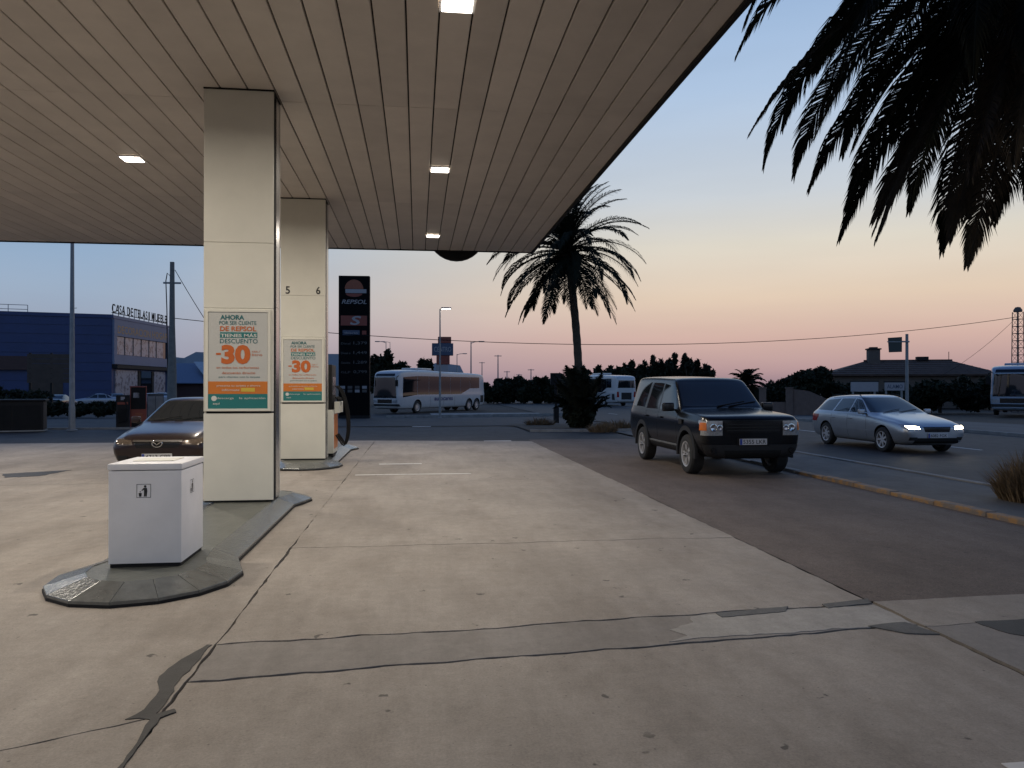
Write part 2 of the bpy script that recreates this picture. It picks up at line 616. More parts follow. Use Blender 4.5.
# right-hand slabs beyond the joint, in front of the asphalt
rs = tag(sheet('right_apron', 3.471, 7.2, -10, 5.569, -0.019, m_joint, ny=1), kind='structure')
q1 = E2((XR + 0.02, 5.55), (7.18, 5.70), 0.006)
q2 = E2((XR + 0.02, 4.93), (7.18, 5.12), 0.010)
q3 = E2((XR + 0.02, -10), (7.18, -10), 0)
poly_slab('slab', [q2, E2((7.18, 5.12), (7.18, 5.56), 0), rev(q1), E2((XR + .02, 5.55), (XR + .02, 4.93), 0.006)], m_conc, rs, shrink=0.004)
poly_slab('slab', [q3, E2((7.18, -10), (7.18, 5.12), 0), rev(q2), E2((XR + .02, 4.93), (XR + .02, -10), 0.006)], m_conc3, rs, shrink=0.006)


def patch_blob(name, pts, mat, parent, z=0.004, seed=1, amp=0.02):
    """a thin poured patch with a ragged outline"""
    loops = []
    for i in range(len(pts)):
        loops.append(jag(pts[i], pts[(i + 1) % len(pts)], seed * 31 + i, amp, 0.06))
    return poly_slab(name, loops, mat, parent, top=z, depth=0.008)


def gp(*pp):
    return [tuple(G(*p))[:2] for p in pp]


patch_blob('tar_patch', gp((150, 720), (159, 712), (174, 687), (190, 671), (212, 645), (207, 645), (190, 655), (174, 665), (159, 677), (156, 696), (144, 710), (125, 720)), m_tar, apron, seed=3, amp=0.010)
patch_blob('tar_seam', gp((111, 778), (117, 778), (160, 719), (176, 713), (174, 710), (152, 716)), m_tar, apron, z=0.0075, seed=4, amp=0.008)
patch_blob('cement_patch', [(1.62, 4.825), (2.2, 4.885), (3.425, 5.005), (3.42, 5.45), (2.7, 5.40), (1.95, 5.33), (1.92, 5.2), (1.7, 5.06), (1.78, 4.93)], m_conc2, apron, seed=5, amp=0.016)
patch_blob('grey_mortar', gp((716, 614), (788, 607), (786, 612), (722, 618)), m_walk, apron, z=0.0085, seed=6, amp=0.008)
patch_blob('grey_mortar', gp((822, 605), (868, 599), (872, 604), (828, 609)), m_walk, apron, z=0.0085, seed=7, amp=0.008)
patch_blob('grey_mortar', gp((868, 627), (905, 623), (940, 635), (905, 634)), m_walk, apron, z=0.0085, seed=8, amp=0.008)
patch_blob('tar_patch', gp((975, 622), (1030, 618), (1040, 640), (1010, 634)), m_tar, rs, seed=9, amp=0.012)
patch_blob('drain_stain', gp((0, 474), (38, 472), (72, 470), (40, 476), (4, 478)), m_tar, apron, seed=10, amp=0.02)


def stripe(name, x0, x1, y0, y1, z, mat=m_white_line, label=None):
    mb_ = MB().box(x0, x1, y0, y1, z - 0.003, z)
    o = mb_.build(name, mat)
    return tag(o, kind='structure')


stripe('bay_line', -1.15, 1.02, 14.62, 14.72, 0.004)
stripe('bay_line', 2.06, 2.9, 23.6, 23.85, -0.016)
stripe('bay_line', -0.8, 0.1, 16.6, 16.75, 0.004)
b0 = G(1001, 764)
stripe('bay_line', b0.x, b0.x + 0.9, b0.y - 0.12, b0.y, 0.004)
stripe('bay_line', -0.2, 0.6, 33.6, 33.9, gz(33.7) - 0.02)
for k in range(9):
    mbs = MB()
    y0 = 4 + k * 7.5
    mbs.add([(15.0, y0, gz(y0) - .046), (15.13, y0, gz(y0) - .046), (15.13, y0 + 3.2, gz(y0 + 3.2) - .046), (15.0, y0 + 3.2, gz(y0 + 3.2) - .046)], [(0, 1, 2, 3)])
    tag(mbs.build('centre_line', m_white_line), kind='structure')

# kerb of painted stones along the parking strip, the middle of the verge and the pavement edge
mk = tag(empty('parking_kerb', (7.19, -4, 0)), 'orange yellow painted kerb along the parking strip', 'kerb')
n_k = 24
for i in range(n_k):
    y = i * 1.0
    o = MB().box(0, 0.16, y + 0.006, y + 0.994, -0.06, 0.055 + 0.01 * math.sin(i * 2.1)).build('kerb_stone', m_kerb_y if i < 18 else m_kerb_g, mk, bevel=0.015)
rk = tag(empty('road_kerb', (9.55, -4, 0)), 'low grey kerb between pavement and main road', 'kerb')
for i in range(36):
    MB().box(0, 0.14, i * 1.0 + .005, i * 1.0 + .995, -0.08 + gz(i - 4), 0.012 + gz(i - 4)).build('kerb_stone', m_kerb_g, rk, bevel=0.012)
fk = tag(empty('far_kerb', (20.43, 8, 0)), 'grey kerb on the far side of the main road', 'kerb')
for i in range(40):
    MB().box(0, 0.14, i * 1.5 + .005, i * 1.5 + 1.495, -0.1 + gz(i * 1.5 + 8), 0.06 + gz(i * 1.5 + 8)).build('kerb_stone', m_kerb_g, fk)

# earth strip and verge at the back edge of the forecourt
tag(sheet('earth_verge', -34, -8.0, 33.0, 34.2, 0.02, m_dirt), kind='structure')
tag(sheet('palm_verge', 4.2, 9.5, 28.6, 35.4, 0.01, m_dirt), kind='structure')
vk = tag(empty('verge_kerb', (0, 0, 0)), 'pale low kerb round the back edge of the forecourt', 'kerb')
for i in range(26):
    x = -34 + i
    MB().box(x + .005, x + .995, 32.84, 33.0, gz(33) - 0.08, gz(33) + 0.06).build('kerb_stone', m_kerb_g, vk)
for i in range(5):
    x = 4.2 + i
    MB().box(x + .005, x + .995, 28.45, 28.6, gz(28.5) - 0.08, gz(28.5) + 0.07).build('kerb_stone', m_kerb_g, vk)
bk = tag(empty('corner_kerb', (0, 0, 0)), 'pale kerb at the street corner beside the white coach', 'kerb')
for i in range(11):
    x = -2.0 + i * 1.2
    MB().box(x + .01, x + 1.19, 51.0 + i * .35, 51.25 + i * .35, gz(51) - 0.1, gz(51) + 0.09).build('kerb_stone', m_kerb_g, bk)
tag(sheet('corner_pavement', 1.0, 9.4, 55.2, 60.0, 0.02, m_conc2), kind='structure')

# ================================================================== CANOPY
CZ = 5.60
CX0, CX1, CY0, CY1 = -15.0, 3.32, -9.0, 22.3
can = tag(empty('petrol_station_canopy', (0, 0, 0)), 'flat beige canopy ceiling of long planks over the petrol station', 'canopy')
MB().box(CX0, CX1, CY0, CY1, CZ + 0.05, CZ + 0.12).build('backing', m_dark, can)
PW = 0.352
gapw = 0.019
segs = [(-9.0, 5.25), (5.255, 10.95), (10.955, 16.65), (16.655, 22.28)]
pm = []
for (a, b) in segs:
    pmb = MB()
    L = b - a
    prof = [(-PW / 2 + gapw / 2, 0.035), (-PW / 2 + gapw / 2, 0.006), (-PW / 2 + gapw / 2 + 0.008, 0), (PW / 2 - gapw / 2 - 0.008, 0), (PW / 2 - gapw / 2, 0.006), (PW / 2 - gapw / 2, 0.035)]
    pmb.prism([(x, 0, z) for x, z in prof], (0, L, 0))
    me = pmb.mesh('plank'); me.materials.append(m_plank)
    pm.append(me)
n_p = int((CX1 - CX0) / PW)
rp = random.Random(3)
LX0 = 0.41
x = LX0 + PW * math.floor((CX1 - 0.06 - PW / 2 - LX0) / PW)
while x > CX0 + PW:
    for k, (a, b) in enumerate(segs):
        o = obj('plank', pm[k], can, (x, a, CZ + rp.uniform(-0.002, 0.002)))
        o.rotation_euler = (0, rp.uniform(-0.004, 0.004), 0)
    x -= PW
# edge trims and fascia
XE = LX0 + PW * math.floor((CX1 - 0.06 - PW / 2 - LX0) / PW) + PW / 2
MB().box(XE + 0.007, CX1 - 0.012, CY0, CY1, CZ - 0.002, CZ + 0.03).build('edge_plank', m_plank, can)
MB().box(CX1 - 0.01, CX1 + 0.05, CY0, CY1 + 0.06, CZ - 0.05, CZ + 1.05).build('fascia', m_dark, can)
MB().box(CX0, CX1 - 0.012, CY1, CY1 + 0.06, CZ - 0.025, CZ + 1.05).build('fascia', m_dark, can)
MB().box(CX0 - 0.06, CX0, CY0, CY1 + 0.06, CZ - 0.04, CZ + 1.05).build('fascia', m_dark, can)
MB().disc((1.14, CY1 + 0.10, CZ + 0.58), 0.86, 'y', 32, 0.16).build('round_sign', m_dark, can)

# flush ceiling lamps, in rows across the canopy
m_led = M('lit lamp diffuser', (1.0, 0.90, 0.76), 0.5, var=0, emis=9.0)
lamp_me = {}


def ceiling_lamp(x, y, label, power):
    t = tag(empty('ceiling_lamp', (x, y, CZ - 0.008)), label, 'ceiling lamp', 'flush lamps in the canopy ceiling')
    if not lamp_me:
        a = MB()
        for (x0, x1, y0, y1) in ((-.185, .185, -.17, -.14), (-.185, .185, .14, .17), (-.185, -.155, -.14, .14), (.155, .185, -.14, .14)):
            a.box(x0, x1, y0, y1, -0.022, 0.004)
        lamp_me['f'] = a.mesh('lamp_frame'); lamp_me['f'].materials.append(m_white)
        b = MB().box(-.154, .154, -.139, .139, -0.030, 0.0)
        lamp_me['d'] = b.mesh('diffuser'); lamp_me['d'].materials.append(m_led)
        li = bpy.data.lights.new('lamp_light', 'AREA')
        li.shape = 'RECTANGLE'; li.size = 0.30; li.size_y = 0.27
        li.color = (1.0, 0.90, 0.775); li.energy = power; li.spread = R(165)
        lamp_me['l'] = li
    obj('frame', lamp_me['f'], t)
    obj('diffuser', lamp_me['d'], t)
    l = bpy.data.objects.new('lamp_light', lamp_me['l']); COL.objects.link(l); l.parent = t
    l.location = (0, 0, -0.036)
    return t


LAB = {(0, 1): 'lit ceiling lamp cut by the top of the picture, nearest of the lane row',
       (0, 2): 'lit ceiling lamp halfway along the lane row, right of the column',
       (0, 3): 'lit ceiling lamp near the far edge of the canopy',
       (1, 2): 'lit ceiling lamp left of the nearer column'}
for lyy in (1.9,):  # unseen lamps added to brighten the bin front and the left foreground
    for lxx in (LX0 - PW * 15, LX0 - PW * 33):
        ceiling_lamp(lxx, lyy, 'added unseen ceiling lamp that brightens the litter bin and foreground', 130)
for i, lxx in enumerate((LX0, LX0 - PW * 15, LX0 - PW * 33)):
    for k, lyy in enumerate((7.9, 13.95, 20.1)):
        ceiling_lamp(lxx, lyy, LAB.get((i, k + 1), 'added unseen ceiling lamp that brightens the litter bin and foreground'), 146)

# ================================================================== COLUMNS
m_poster = M('poster paper', (0.50, 0.50, 0.47), 0.3, var=0.02, spec=0.6)
m_orange = M('poster orange', (0.56, 0.17, 0.025), 0.35, var=0.03)
m_teal = M('poster teal', (0.02, 0.17, 0.165), 0.35, var=0.03)
m_tealt = M('poster teal ink', (0.02, 0.13, 0.14), 0.4, var=0.03)
m_ortxt = M('poster orange ink', (0.52, 0.12, 0.02), 0.4, var=0.03)
m_pale = M('poster white ink', (0.62, 0.62, 0.58), 0.4, var=0.02)
m_yel = M('poster yellow', (0.60, 0.42, 0.05), 0.4, var=0.02)
m_ink = M('black ink', (0.015, 0.015, 0.015), 0.5, var=0)


def poster(t, x0, x1, z0, z1, yf):
    """campaign poster behind a thin frame; all print lies on the sheet"""
    p = MB().box(x0, x1, yf - 0.012, yf + 0.01, z0, z1).build('poster', m_poster, t)
    fr = MB()
    for (a, b, c, d) in ((x0 - .035, x1 + .035, z1, z1 + .03), (x0 - .035, x1 + .035, z0 - .03, z0), (x0 - .035, x0, z0, z1), (x1, x1 + .035, z0, z1)):
        fr.box(a, b, yf - 0.022, yf + 0.008, c, d)
    fr.build('poster_frame', m_clad, p)
    W_, H_ = x1 - x0, z1 - z0

    def mp(off):
        return lambda u, v: (x0 + (u - 57) / 378.0 * W_, yf - 0.012 - off, z1 - (85 - v * -1 if False else (v - 85)) / 605.0 * H_)

    def rect(name, u0, u1, v0, v1, mat, off=0.003):
        f = mp(off)
        q = [f(u0, v0), f(u1, v0), f(u1, v1), f(u0, v1)]
        return MB().prism(q, (0, 0.0025, 0)).build(name, mat, p)

    def tx(name, items, mat, off=0.004):
        mbx = MB()
        f = mp(off)
        for (s, u0, u1, v0, v1, bo) in items:
            text(mbx, s, u0, u1, 0, 1, lambda a, b, v0=v0, v1=v1: f(a, v1 + (v0 - v1) * b), bo)
        return mbx.build(name, mat, p, fixn=False)
    rect('band', 57, 435, 520, 598, m_orange)
    rect('band', 57, 435, 599, 690, m_teal)
    rect('caption_box', 132, 368, 212, 247, m_teal)
    tx('lettering', [('AHORA', 133, 285, 104, 134, .03), ('POR SER CLIENTE', 128, 362, 142, 165, .0), ('DESCUENTO', 132, 370, 254, 281, 0.0),
                     ('para clientes con la tarjeta', 125, 385, 486, 500, 0)], m_tealt)
    tx('lettering', [('DE REPSOL', 132, 362, 175, 205, .02), ('30', 140, 325, 290, 412, .05), ('-', 107, 138, 342, 354, .03), ('cts./', 335, 388, 324, 338, 0), ('litro', 335, 400, 345, 360, 0),
                     ('en todos los carburantes', 110, 378, 426, 440, 0), ('descuento directo', 145, 355, 458, 474, 0)], m_ortxt)
    tx('lettering', [('TIENES MÁS', 136, 364, 217, 243, .02), ('presenta tu tarjeta y ahorra', 112, 388, 540, 556, 0),
                     ('infórmate', 145, 255, 566, 580, 0), ('descarga', 112, 220, 618, 634, 0), ('la aplicación', 255, 420, 618, 634, 0), ('aquí', 88, 132, 652, 668, .01)], m_pale, 0.0062)
    rect('button', 265, 353, 560, 584, m_yel, 0.0055)
    f = mp(0.0055)
    MB().disc(f(95, 626), 0.035, 'y', 16, 0.002).build('round_badge', m_pale, p)


def column(x0, x1, yf, dpt, zb, label, digits):
    t = tag(empty('canopy_column', ((x0 + x1) / 2, yf, zb)), label, 'column', 'columns carrying the canopy')
    h = CZ - zb
    w = (x1 - x0) / 2
    MB().box(-w + .03, w - .03, 0.02, dpt - .01, 0, h + .02).build('core', m_dark, t)
    seams = [0.02, 1.185, 2.56, 3.43, h - 0.02]
    for k in range(4):
        a, b = seams[k], seams[k + 1]
        MB().box(-w, w, -0.012, 0.03, a + (0.012 if k == 1 else 0.0015), b - (0.012 if k == 0 else 0.0015)).build('cladding_panel', m_clad, t, bevel=0.006)
        MB().box(-w, -w + .022, 0.034, dpt - .03, a + .002, b - .002).build('side_panel', m_clad, t)
        MB().box(-w, w, dpt - .028, dpt, a + .002, b - .002).build('cladding_panel', m_clad, t)
    for k in range(2):
        a, b = (0.02, 2.6) if k == 0 else (2.605, h - .03)
        MB().box(w - .026, w - .004, dpt * 0.45, dpt - .03, a, b).build('steel_trim', m_steel, t)
    MB().box(-w - .006, w + .006, -0.016, dpt + .004, h - .018, h + .004).build('top_collar', m_dark, t)
    MB().box(-w + .01, w - .01, 0.0, dpt - .01, 0.0, 0.018).build('plinth', m_dark, t)
    poster(t, -w + 0.062, w - 0.068, 1.235, 2.51, -0.014)
    if digits:
        mbx = MB()
        for s, xc in digits:
            text(mbx, s, xc - .045, xc + .045, 3.46, 3.62, lambda a, b: (a, -0.0145, b), 0.02)
        mbx.build('pump_number', m_ink, t, fixn=False)
    return t


column(-2.785, -1.895, 10.55, 0.50, 0.13, 'nearer cream canopy column with a large orange and teal discount poster', None)
column(-2.82, -1.905, 16.50, 0.50, 0.13, 'farther cream canopy column marked 5 and 6 above its poster', (('5', -0.31), ('6', 0.31)))

# ================================================================== PUMP ISLANDS
m_isl_top = M('dark green grey painted concrete', (0.095, 0.10, 0.088), 0.42, var=0.2, scale=5, bump=0.5, bscale=25)
m_isl = M('glossy grey painted kerb', (0.125, 0.132, 0.130), 0.23, 0.35, var=0.22, scale=9, bump=0.35, bscale=30, stretch=(1, 1, 0.4), spec=0.8)


def island(yA, yB, label, xc=-2.27):
    """painted island: wide faceted bulges at both ends joined by straight kerbs"""
    t = tag(empty('pump_island', (0, 0, 0)), label, 'island', 'pump islands')
    out = []   # outer ring (ground) and inner ring (top edge)
    RX, RY, NX = 0.76, 0.84, 0.60
    ia, ib = 0.30, 0.26
    pts_o, pts_i = [], []
    c0 = yA + RY

    def add(px_, py_, qx, qy):
        pts_o.append(Vector((xc + px_, py_, 0.012))); pts_i.append(Vector((xc + qx, qy, 0.13)))
    angs = [150, 175, 200, 222, 245, 270, 295, 318, 340, 365, 390]
    for a in angs:
        a = R(a)
        add(RX * math.cos(a), c0 + RY * math.sin(a), (RX - .30) * math.cos(a), c0 + (RY - .30) * math.sin(a))
    add(NX, c0 + 0.62, NX - .24, c0 + 0.66)
    c1 = yB - 0.62
    add(NX, c1 - 0.52, NX - .24, c1 - 0.50)
    for a in (-25, 5, 30, 55, 90, 125, 150, 175, 205):
        a = R(a)
        add(RX * math.cos(a), c1 + 0.62 * math.sin(a), (RX - .26) * math.cos(a), c1 + (0.62 - .26) * math.sin(a))
    add(-NX, c1 - 0.52, -NX + .24, c1 - 0.50)
    add(-NX, c0 + 0.62, -NX + .24, c0 + 0.66)
    n = len(pts_o)
    topb = MB().prism([(p.x, p.y, 0.0) for p in pts_i], (0, 0, 0.124))
    topb.build('island_top', m_isl_top, t)
    MB().prism([(p.x + (p.x - xc) * .012, p.y, -.01) for p in pts_o], (0, 0, .034)).build('island_lip', m_dark, t)
    rr_ = random.Random(5)
    for i in range(n):
        j = (i + 1) % n
        a, b, c, d = pts_o[i], pts_o[j], pts_i[j], pts_i[i]
        k = 0.0008
        e = (b - a).normalized() * k
        e2 = (c - d).normalized() * k
        mbk = MB()
        jit = [rr_.uniform(-.0015, .0015) for _ in range(4)]
        A, B, C, D = a + e, b - e, c - e2, d + e2
        A = A + Vector((0, 0, .036 + jit[0])); B = B + Vector((0, 0, .036 + jit[1])); C = C + Vector((0, 0, jit[2])); D = D + Vector((0, 0, jit[3]))
        vs = [A, B, C, D] + [Vector((q.x, q.y, -0.02)) for q in (A, B, C, D)]
        mbk.add(vs, [(0, 1, 2, 3), (4, 7, 6, 5), (0, 4, 5, 1), (1, 5, 6, 2), (2, 6, 7, 3), (3, 7, 4, 0)])
        mbk.build('kerb_segment', m_isl, t, bevel=0.003, seg=1)
    return t


island(6.06, 12.0, 'grey painted pump island under the white litter bin')
island(15.50, 21.4, 'grey painted pump island round the column marked 5 and 6', xc=-2.30)

# ---- litter bin on the nose of the nearer island
bt = tag(empty('litter_bin', (-2.285, 7.19, 0.126)), 'white box litter bin with pictogram on the nose of the pump island', 'bin')
MB().box(-.285, .285, -.32, .32, 0.0, 0.03).build('plinth', m_dark, bt)
MB().box(-.295, .295, -.335, .335, 0.03, 0.815).build('body', m_white, bt, bevel=0.008, smooth=True)
lid = MB()
lid.box(-.302, .302, -.342, .342, 0.821, 0.875)
ld = lid.build('lid', m_white, bt, bevel=0.010, smooth=True)
MB().box(-.17, .17, -.13, .17, 0.876, 0.882).build('flap', m_clad, ld, bevel=0.002)


def pictogram(parent, fn, s):
    mbx = MB()

    def rect(u0, u1, v0, v1):
        q = [fn(u0 * s, v0 * s), fn(u1 * s, v0 * s), fn(u1 * s, v1 * s), fn(u0 * s, v1 * s)]
        mbx.add(q, [(0, 1, 2, 3)])

    def pol(pts):
        mbx.add([fn(a * s, b * s) for a, b in pts], [tuple(range(len(pts)))])
    for r_ in ((-.5, .5, .47, .5), (-.5, .5, -.5, -.47), (-.5, -.47, -.47, .47), (.47, .5, -.47, .47)):
        rect(*r_)
    pol([(.10 + .09 * math.cos(a * .52), .33 + .09 * math.sin(a * .52)) for a in range(12)])
    pol([(0.0, .22), (.22, .22), (.25, -.02), (.20, -.42), (.12, -.42), (.11, -.1), (.09, -.42), (.01, -.42), (.02, 0)])
    pol([(.0, .22), (-.16, .05), (-.12, .0), (.03, .10)])
    pol([(-.36, -.15), (-.14, -.15), (-.17, -.42), (-.33, -.42)])
    pol([(-.27, -.02), (-.20, -.04), (-.22, -.10), (-.29, -.08)])
    return mbx.build('pictogram', m_ink, parent, fixn=False)


pictogram(bt, lambda u, v: (-0.01 + u, -0.3375, 0.645 + v), 0.115)
pictogram(bt, lambda u, v: (0.2975, -0.03 + u, 0.645 + v), 0.115)

# ---- fuel pump behind the farther column
pt = tag(empty('fuel_pump', (-2.30, 17.75, 0.126)), 'fuel pump with black hose behind the column marked 5 and 6', 'fuel pump')
MB().box(-.46, .46, -.42, .42, 0.0, 0.06).build('base', m_dark, pt)
MB().box(-.48, .48, -.45, .45, 0.06, 1.02).build('cabinet', m_clad, pt, bevel=0.015, smooth=True)
MB().box(-.44, .44, -.42, .42, 1.02, 2.02).build('display_head', m_dark, pt, bevel=0.02, smooth=True)
MB().box(.481, .488, -.36, .36, 0.16, 0.92).build('door', m_orange, pt)
MB().box(.441, .447, -.3, .3, 1.35, 1.75).build('display', m_steel, pt)
for k, yy in enumerate((-.30, .02, .32)):
    hz_ = MB()
    pts = []
    for i in range(15):
        u = i / 14
        pts.append((0.50 + 0.26 * math.sin(math.pi * u) ** .8, yy + 0.1 * u, 1.55 - 1.45 * math.sin(math.pi * u * .5) ** 1.4 + .35 * max(0, u - .8) / .2))
    hz_.tube(pts, 0.018, 8)
    hz_.build('hose', m_black, pt, smooth=True)
    nz = MB()
    nz.tube([(.49, yy + .1, 1.30), (.55, yy + .1, 1.25), (.56, yy + .1, 1.10)], [.02, .03, .022], 8)
    nz.build('nozzle', m_black, pt, smooth=True)
MB().box(.488, .60, -.40, -.14, 0.95, 1.20).build('nozzle_holster', m_clad, pt, bevel=0.01)
MB().box(.488, .60, .16, .42, 0.95, 1.20).build('nozzle_holster', m_clad, pt, bevel=0.01)


# ================================================================== VEHICLES
m_glass = M('dark window glass', (0.010, 0.013, 0.016), 0.03, var=0, spec=0.8)
m_plastic = M('dark grey plastic', (0.018, 0.018, 0.019), 0.6, var=0.1, spec=.3)
m_gloss_black = M('glossy black trim', (0.008, 0.008, 0.009), 0.18, var=0)
m_chrome = M('chrome', (0.72, 0.72, 0.72), 0.12, 1.0, var=0)
m_rim = M('silver alloy wheel', (0.62, 0.62, 0.63), 0.38, 0.6, var=0.05)
m_tyre = M('tyre rubber', (0.018, 0.018, 0.018), 0.75, var=0.2, bump=0.3)
m_lens = M('clear headlamp lens', (0.34, 0.35, 0.36), 0.12, 0.2, var=0.35, scale=28, spec=0.9)
m_lens_dark = M('smoked headlamp lens', (0.11, 0.085, 0.065), 0.12, 0.2, var=0.35, scale=28, spec=0.7)
m_glass_coach = M('tinted coach glass', (0.008, 0.010, 0.012), 0.04, var=0, spec=0.45)
m_amber = M('amber indicator lens', (0.62, 0.16, 0.02), 0.15, var=0.1)
m_redl = M('red tail lamp lens', (0.28, 0.012, 0.01), 0.15, var=0.1)
m_plate = M('white number plate', (0.55, 0.55, 0.55), 0.4, var=0.05)
m_blue_eu = M('plate blue', (0.02, 0.05, 0.3), 0.4, var=0)


def paint(name, col, metal=0.3, rough=0.32, coat=.5):
    return M(name, col, rough, metal, var=0.06, scale=3, coat=coat, spec=.5 if coat > .2 else .3)


def cage_mesh(stations, mat, level=2):
    """lofted body cage -> smooth closed mesh. station: x, zb, wb, wm, zm, ws, zs, wt, zt, zc"""
    rings = []
    for (x, zb, wb, wm, zm, ws, zs, wt, zt, zc) in stations:
        half = [(0, zb), (wb * .85, zb), (wb, zb + .07), (wm, zm), (ws, zs - .05), (ws - .03, zs + .006),
                ((ws - .03 + wt) / 2, (zs + .006 + zt) / 2), (wt, zt), (wt - .06, zt + (zc - zt) * .72), (wt * .5, zc - .008), (0, zc)]
        ring = [(x, y, z) for y, z in half] + [(x, -y, z) for y, z in half[-2:0:-1]]
        rings.append(ring)
    n = len(rings[0])
    mb_ = MB()
    vs = [p for r in rings for p in r]
    fs = []
    for i in range(len(rings) - 1):
        for k in range(n):
            fs.append((i * n + k, (i + 1) * n + k, (i + 1) * n + (k + 1) % n, i * n + (k + 1) % n))
    # end caps as quad strips
    for i in (0, len(rings) - 1):
        o = i * n
        h = n // 2
        for k in range(h):
            a, b = k, k + 1
            c, d = (n - k - 1) % n, (n - k) % n
            f = [o + a, o + b, o + c, o + d]
            f = list(dict.fromkeys(f))
            if len(f) >= 3:
                fs.append(tuple(f))
    mb_.add(vs, fs)
    me = mb_.mesh('cage')
    bm = bmesh.new(); bm.from_mesh(me)
    bmesh.ops.recalc_face_normals(bm, faces=bm.faces)
    bm.to_mesh(me); bm.free()
    o = bpy.data.objects.new('cage', me); COL.objects.link(o)
    md = o.modifiers.new('s', 'SUBSURF'); md.levels = level; md.render_levels = level
    dg = bpy.context.evaluated_depsgraph_get()
    out = bpy.data.meshes.new_from_object(o.evaluated_get(dg))
    bpy.data.objects.remove(o); bpy.data.meshes.remove(me)
    out.materials.clear(); out.materials.append(mat)
    out.polygons.foreach_set('use_smooth', [True] * len(out.polygons))
    return out


def cut_arches(me, wheels, r, yin, yout):
    """wheel openings; wheels: list of x; r: radius; the wells turn black inside"""
    cut = MB()
    for wx, wz in wheels:
        for s in (-1, 1):
            cut.disc((wx, s * yin, wz), r, 'y', 28, s * (yout - yin))
    cme = cut.mesh('cut')
    bm = bmesh.new(); bm.from_mesh(cme); bmesh.ops.recalc_face_normals(bm, faces=bm.faces); bm.to_mesh(cme); bm.free()
    a = bpy.data.objects.new('a', me); b = bpy.data.objects.new('b', cme)
    COL.objects.link(a); COL.objects.link(b)
    md = a.modifiers.new('b', 'BOOLEAN'); md.operation = 'DIFFERENCE'; md.solver = 'EXACT'; md.object = b
    dg = bpy.context.evaluated_depsgraph_get()
    out = bpy.data.meshes.new_from_object(a.evaluated_get(dg))
    bpy.data.objects.remove(a); bpy.data.objects.remove(b)
    out.materials.clear(); out.materials.append(me.materials[0]); out.materials.append(m_black)
    for p in out.polygons:
        c = p.center
        p.material_index = 0
        for wx, wz in wheels:
            d = math.hypot(c.x - wx, c.z - wz)
            if abs(c.y) > yin - 0.02 and d < r + 0.003 and (abs(p.normal.y) < 0.3 and abs(d - r) < 0.01 or abs(abs(c.y) - yin) < .01):
                p.material_index = 1
        p.use_smooth = True
    out.set_sharp_from_angle(angle=R(38))
    return out


def patch(me, poly, axis, lo, hi, off, mat, name, parent, sink=0.012, mind=0.12):
    """a panel that follows the body: the piece of surface inside a convex outline, raised by off.
    axis 'y+','y-' : outline in (x, z); 'x+','x-' : outline in (y, z); 'z+': outline in (x, y). lo/hi bound the axis."""
    ai = 'xyz'.index(axis[0]); sg = 1 if axis[1] == '+' else -1
    ui, vi = [i for i in range(3) if i != ai]
    bm = bmesh.new(); bm.from_mesh(me)
    kill = [f for f in bm.faces if f.normal[ai] * sg < mind or not (lo <= f.calc_center_median()[ai] <= hi)]
    bmesh.ops.delete(bm, geom=kill, context='FACES')
    cx = sum(p[0] for p in poly) / len(poly); cy = sum(p[1] for p in poly) / len(poly)
    for i in range(len(poly)):
        p, q = poly[i], poly[(i + 1) % len(poly)]
        nx, ny = q[1] - p[1], -(q[0] - p[0])
        if nx * (cx - p[0]) + ny * (cy - p[1]) > 0:
            nx, ny = -nx, -ny
        co = [0, 0, 0]; no = [0, 0, 0]
        co[ui], co[vi] = p; no[ui], no[vi] = nx, ny
        geom = bm.verts[:] + bm.edges[:] + bm.faces[:]
        if not geom: break
        bmesh.ops.bisect_plane(bm, geom=geom, plane_co=co, plane_no=Vector(no).normalized(), clear_outer=True, dist=1e-5)
    if not bm.faces:
        bm.free(); return None
    bm.normal_update()
    nv = {v: v.normal.copy() for v in bm.verts}
    for v in bm.verts:
        v.co += nv[v] * off
    be = [e for e in bm.edges if e.is_boundary]
    r = bmesh.ops.extrude_edge_only(bm, edges=be)
    vmap = [g for g in r['geom'] if isinstance(g, bmesh.types.BMVert)]
    for v in vmap:
        best = min(nv, key=lambda w: (w.co - v.co).length_squared)
        v.co -= nv[best] * (off + sink)
    out = bpy.data.meshes.new(name)
    bmesh.ops.recalc_face_normals(bm, faces=bm.faces)
    bm.to_mesh(out); bm.free()
    out.materials.append(mat)
    out.polygons.foreach_set('use_smooth', [True] * len(out.polygons))
    out.set_sharp_from_angle(angle=R(35))
    return obj(name, out, parent)


def both(me, poly, lo, hi, off, mat, name, parent, **k):
    a = patch(me, poly, 'y+', lo, hi, off, mat, name, parent, **k)
    b = patch(me, poly, 'y-', -hi, -lo, off, mat, name, parent, **k)
    return a, b


WHEEL = {}


